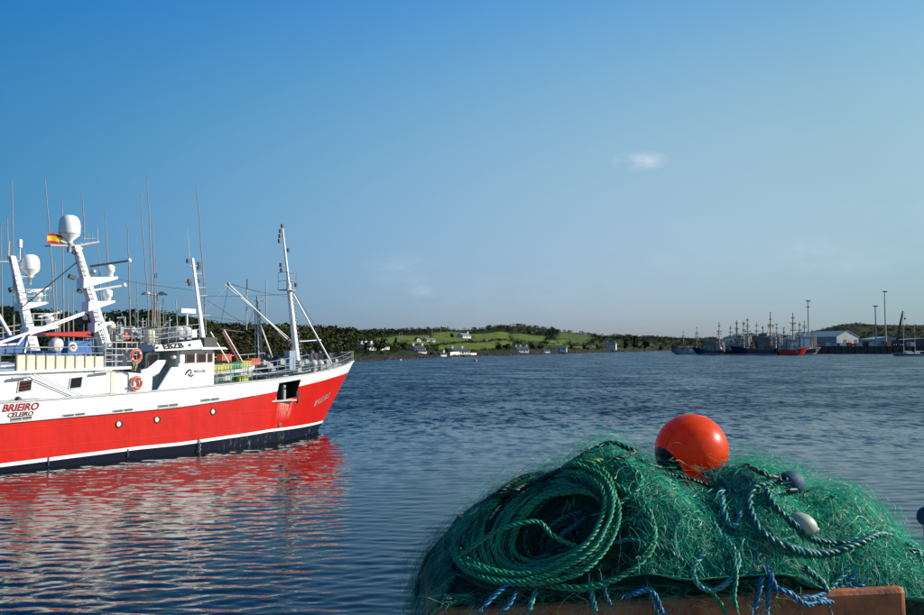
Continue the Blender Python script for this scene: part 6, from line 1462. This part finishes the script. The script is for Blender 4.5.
for pts, w, m, lb, kw in [
    ([(603, 467), (618, 470), (631, 477), (640, 488), (632, 500), (618, 510), (606, 517)], 10, 'green', 'green rope looping off the upper right of the coil', {}),
    ([(590, 487), (612, 491), (632, 503), (648, 524), (651, 545), (641, 565), (618, 579), (588, 589), (556, 591), (527, 587), (500, 580), (478, 574), (466, 565), (462, 545)], 10, 'green', 'outermost green rope sweeping right and under the coil', {}),
    ([(487, 514), (508, 499), (532, 488), (560, 478), (585, 471), (604, 467)], 10, 'yellow', 'yellowish green rope along the top of the coil', {}),
    ([(425, 598), (428, 578), (440, 556), (466, 521), (495, 502), (527, 486), (560, 466), (590, 452)], 8, 'dark', 'dark rope along the left outline of the heap', {'off': 1.2}),
    ([(452, 552), (478, 522), (505, 504), (540, 487), (566, 477)], 9, 'dark', 'dark green rope just inside the left outline', {}),
    ([(596, 451), (612, 446), (625, 449), (628, 458), (620, 466), (606, 467)], 8, 'dark', 'small dark loop at the top of the heap left of the float', {'off': 1.2}),
    ([(470, 560), (490, 546), (520, 537), (540, 540), (560, 552), (590, 560)], 8, 'green', 'single green strand crossing the hollow of the coil', {'lifts': [0, .05, .11, .11, .05, 0]}),
    ([(634, 478), (660, 480), (690, 486), (710, 494)], 7, 'dark', 'dark rope running right from the coil under the float', {}),
    ([(632, 460), (645, 456), (660, 459)], 7, 'dark', 'short dark rope left of the float cap', {}),
    ([(617, 547), (630, 543), (643, 547), (657, 550), (675, 560), (690, 572)], 8, 'teal', 'teal rope from the coil towards the lower middle', {}),
    ([(640, 505), (649, 521), (651, 540), (640, 560)], 6, 'green', 'thin green rope right beside the coil', {'off': 2}),
    ([(733, 502), (722, 488), (708, 482), (704, 473), (712, 467), (722, 473), (735, 480), (752, 489)], 8, 'teal', 'teal rope looped in front of the orange float', {'off': 1.5}),
    ([(731, 470), (748, 469), (753, 479), (763, 484), (775, 487)], 8, 'dark', 'dark rope rising right of the float to the blue float', {'off': 1.5}),
    ([(742, 496), (729, 496), (723, 503), (723, 515), (728, 528), (736, 533), (740, 527), (739, 520)], 11, 'aqua', 'faded aqua rope bent like a hook in the middle of the net', {}),
    ([(772, 489), (757, 494), (749, 506), (752, 524), (762, 540), (782, 551), (806, 556), (830, 556), (855, 548), (875, 542), (893, 547), (907, 557), (918, 567)], 12, 'teal', 'thick teal rope sweeping from the blue float to the right end', {}),
    ([(764, 497), (772, 512), (789, 530), (803, 540), (820, 547), (842, 548), (862, 544), (876, 541)], 10, 'teal', 'upper teal rope lying along the sweeping thick one', {}),
    ([(775, 487), (790, 482), (808, 483), (822, 492), (830, 505)], 6, 'dark', 'thin dark rope right of the blue float', {'off': 1.2}),
    ([(700, 557), (691, 567), (690, 577), (697, 587), (711, 592), (726, 585), (735, 570), (734, 557), (724, 546), (714, 537), (709, 530)], 10, 'aqua', 'aqua rope curled into a ring low in the middle', {}),
    ([(683, 516), (672, 533), (671, 548), (677, 560), (684, 568)], 8, 'teal', 'teal rope hanging left of the curled ring', {}),
    ([(766, 575), (772, 590), (786, 601), (802, 606), (815, 600)], 10, 'blue', 'blue rope drooping over the front of the bin', {}),
    ([(796, 572), (811, 581), (818, 594), (820, 611)], 10, 'teal', 'dark teal rope end hanging beside the blue droop', {}),
    ([(857, 589), (842, 596), (824, 601), (808, 606)], 9, 'blue', 'lowest blue rope of the bundle at the bin edge', {'off': 1.4}),
    ([(848, 582), (833, 590), (820, 597), (800, 599)], 9, 'blue', 'middle blue rope of the bundle at the bin edge', {}),
    ([(843, 574), (830, 585), (822, 594)], 9, 'aqua', 'faded top rope of the bundle at the bin edge', {}),
    ([(759, 580), (756, 596), (752, 613)], 9, 'blue', 'blue rope hanging straight down the bin front', {}), ([(768, 584), (765, 600), (764, 613)], 8, 'blue', 'second blue rope hanging straight down, to the right', {}),
    ([(731, 560), (732, 580), (729, 598), (733, 613)], 8, 'green', 'green rope hanging below the curled ring', {'off': 2}), ([(707, 590), (713, 601), (722, 612)], 7, 'green', 'short green rope end left below the curled ring', {}),
    ([(508, 590), (497, 598), (484, 610)], 9, 'blue', 'pale blue rope tied to the bin edge, far left', {}), ([(518, 592), (510, 602), (503, 613)], 8, 'blue', 'second blue lashing from the left', {}), ([(533, 598), (529, 606), (528, 614)], 9, 'aqua', 'third lashing from the left, light blue', {}),
    ([(590, 587), (591, 600), (594, 613)], 8, 'aqua', 'aqua lashing under the coil, left of a pair', {}), ([(602, 588), (604, 600), (609, 613)], 8, 'teal', 'teal lashing under the coil, right of a pair', {}), ([(630, 596), (642, 592), (652, 600), (660, 613)], 8, 'blue', 'blue rope bent over the bin edge right of the coil', {}), ([(648, 596), (650, 606), (655, 614)], 8, 'teal', 'teal rope end right of the bent blue rope', {})]:
    rope(pts, w, m, lb, **kw)
# head ropes and float lines worked into the net itself
for k in range(17):
    px, py = rng.uniform(632, 870), rng.uniform(492, 585); an_ = rng.uniform(0, 6.28); cu_ = rng.normal(0, .25); P = []
    for i in range(int(rng.integers(7, 15))):
        s_, t_ = hit(px, max(478 + .25 * abs(px - 760), min(598, py))); P.append(mound_pt(s_, t_, .012 + .012 * rng.random())); an_ += cu_ + rng.normal(0, .45); px += 9 * math.cos(an_); py += 7 * math.sin(an_)
    Q = spline(P, 6); V, F = laid_rope(Q, rng.choice([.0055, .007, .009])); V = V - np.array(st(0, 0, RIM)); o = mesh_np('head_rope', V, F, RM[('teal', 'dark', 'teal', 'aqua', 'blue', 'green')[k % 6]], smooth=True)
    o.parent = net; o.matrix_parent_inverse = Matrix.Translation(net.location).inverted() @ Matrix.Identity(4) if False else (Matrix.LocRotScale(net.location, net.rotation_euler, None).inverted() @ Matrix.Translation(net.location))
# floats
r = RB_ = 35.5 / 898 * 4.47; c = at_y(691.5, 450, 4.45); M['buoy'] = mat('orange_buoy_vinyl', (0.98, 0.095, 0.010), .32, .15, 26, spec=.3, trans=.42, col2=(0.80, 0.050, 0.008), bump=.05)
by = empty('buoy', c, 0, 'big glossy orange red buoy with a black cap, on top of the net heap', 'buoy')
cap_ax = Vector((-.82, -.30, -.48)).normalized()
prof = [(max(1e-4, r * math.sin(a)), r * math.cos(a)) for a in np.linspace(0, math.pi, 40)]
cut = math.radians(34)
MB().lathe([(max(1e-4, r * math.sin(a)), r * math.cos(a)) for a in np.linspace(cut, math.pi, 44)], (0, 0, 0), 56, axis=cap_ax).build('body', M['buoy'], by)
MB().lathe([(r * 1.012 * math.sin(a), r * 1.012 * math.cos(a)) for a in np.linspace(cut + .03, .36, 8)] + [(r * .30, r * 1.0), (r * .26, r * 1.18), (r * .20, r * 1.24), (r * .12, r * 1.25), (r * .10, r * 1.12), (.001, r * 1.1)], (0, 0, 0), 40, axis=cap_ax).build('cap', M['black'], by)
M['bluefloat'] = mat('blue_float_plastic', (0.008, 0.055, 0.11), .7, .2, 6); M['whitefloat'] = mat('yellowed_white_float', (0.34, 0.38, 0.29), .45, .3, 12)
def small_float(px, py, rx, m, label, eye_m, ax, elong=1.25, off=.3):
    s, t = hit(px, py); rr = rx / 898 * 4.2; p = mound_pt(s, t, rr * off + .02); o = empty('net_float', p, 0, label, 'float')
    MB().lathe([(max(1e-4, rr * math.sin(a)), -rr * elong * math.cos(a)) for a in np.linspace(0, math.pi, 20)], (0, 0, 0), 24, axis=ax).build('shell', m, o)
    a_ = Vector(ax).normalized(); MB().lathe([(rr * .22, -.15 * rr), (rr * .36, 0), (rr * .36, rr * .18), (rr * .2, rr * .22)], a_ * rr * elong * .92, 14, axis=ax).build('rim_eye', eye_m, o)
small_float(783, 491, 12, M['bluefloat'], 'blue net float tied in dark ropes right of the buoy', M['black'], (-.6, -.5, .2), 1.3, .7)
small_float(796, 528, 10, M['whitefloat'], 'yellowed white egg shaped float caught in the net', M['whitefloat'], (1, -.3, -.5), 1.35, .35)
p = at_y(925, 516, 4.9); o = empty('net_float', p, 0, 'dark blue float at the right edge, beyond the heap', 'float')
rr = .042; MB().lathe([(max(1e-4, rr * math.sin(a)), -rr * 1.2 * math.cos(a)) for a in np.linspace(0, math.pi, 20)], (0, 0, 0), 24, axis=(.3, 0, 1)).build('shell', M['bluefloat'], o)
MB().tube([(0, 0, -.05), (-.01, -.02, -.2), (.02, .0, -.42), (.0, .05, -.75), (0, 0, PIER - p.z)], .010, 8).build('stem', M['bluefloat'], o)
small_float(917, 541, 3.6, M['whitefloat'], 'tiny white float at the right end of the net', M['whitefloat'], (0, -.5, 1), 1.2, 1.5)
sm = MB(); q_ = Vector((0, 0, 1)).rotation_difference(cap_ax); sm.tube([q_ @ Vector((RB_ * 1.0 * math.sin(a), .0, RB_ * 1.0 * math.cos(a))) for a in np.linspace(.62, 6.28 - .62, 60)], .0022, 5); sm.build('moulding_seam', M['buoy'], by)
# rope around the blue float
rope([(770, 489), (776, 481), (786, 479), (794, 485), (796, 493), (790, 499), (778, 499)], 7, 'dark', 'dark rope wound round the blue float', off=2.6)
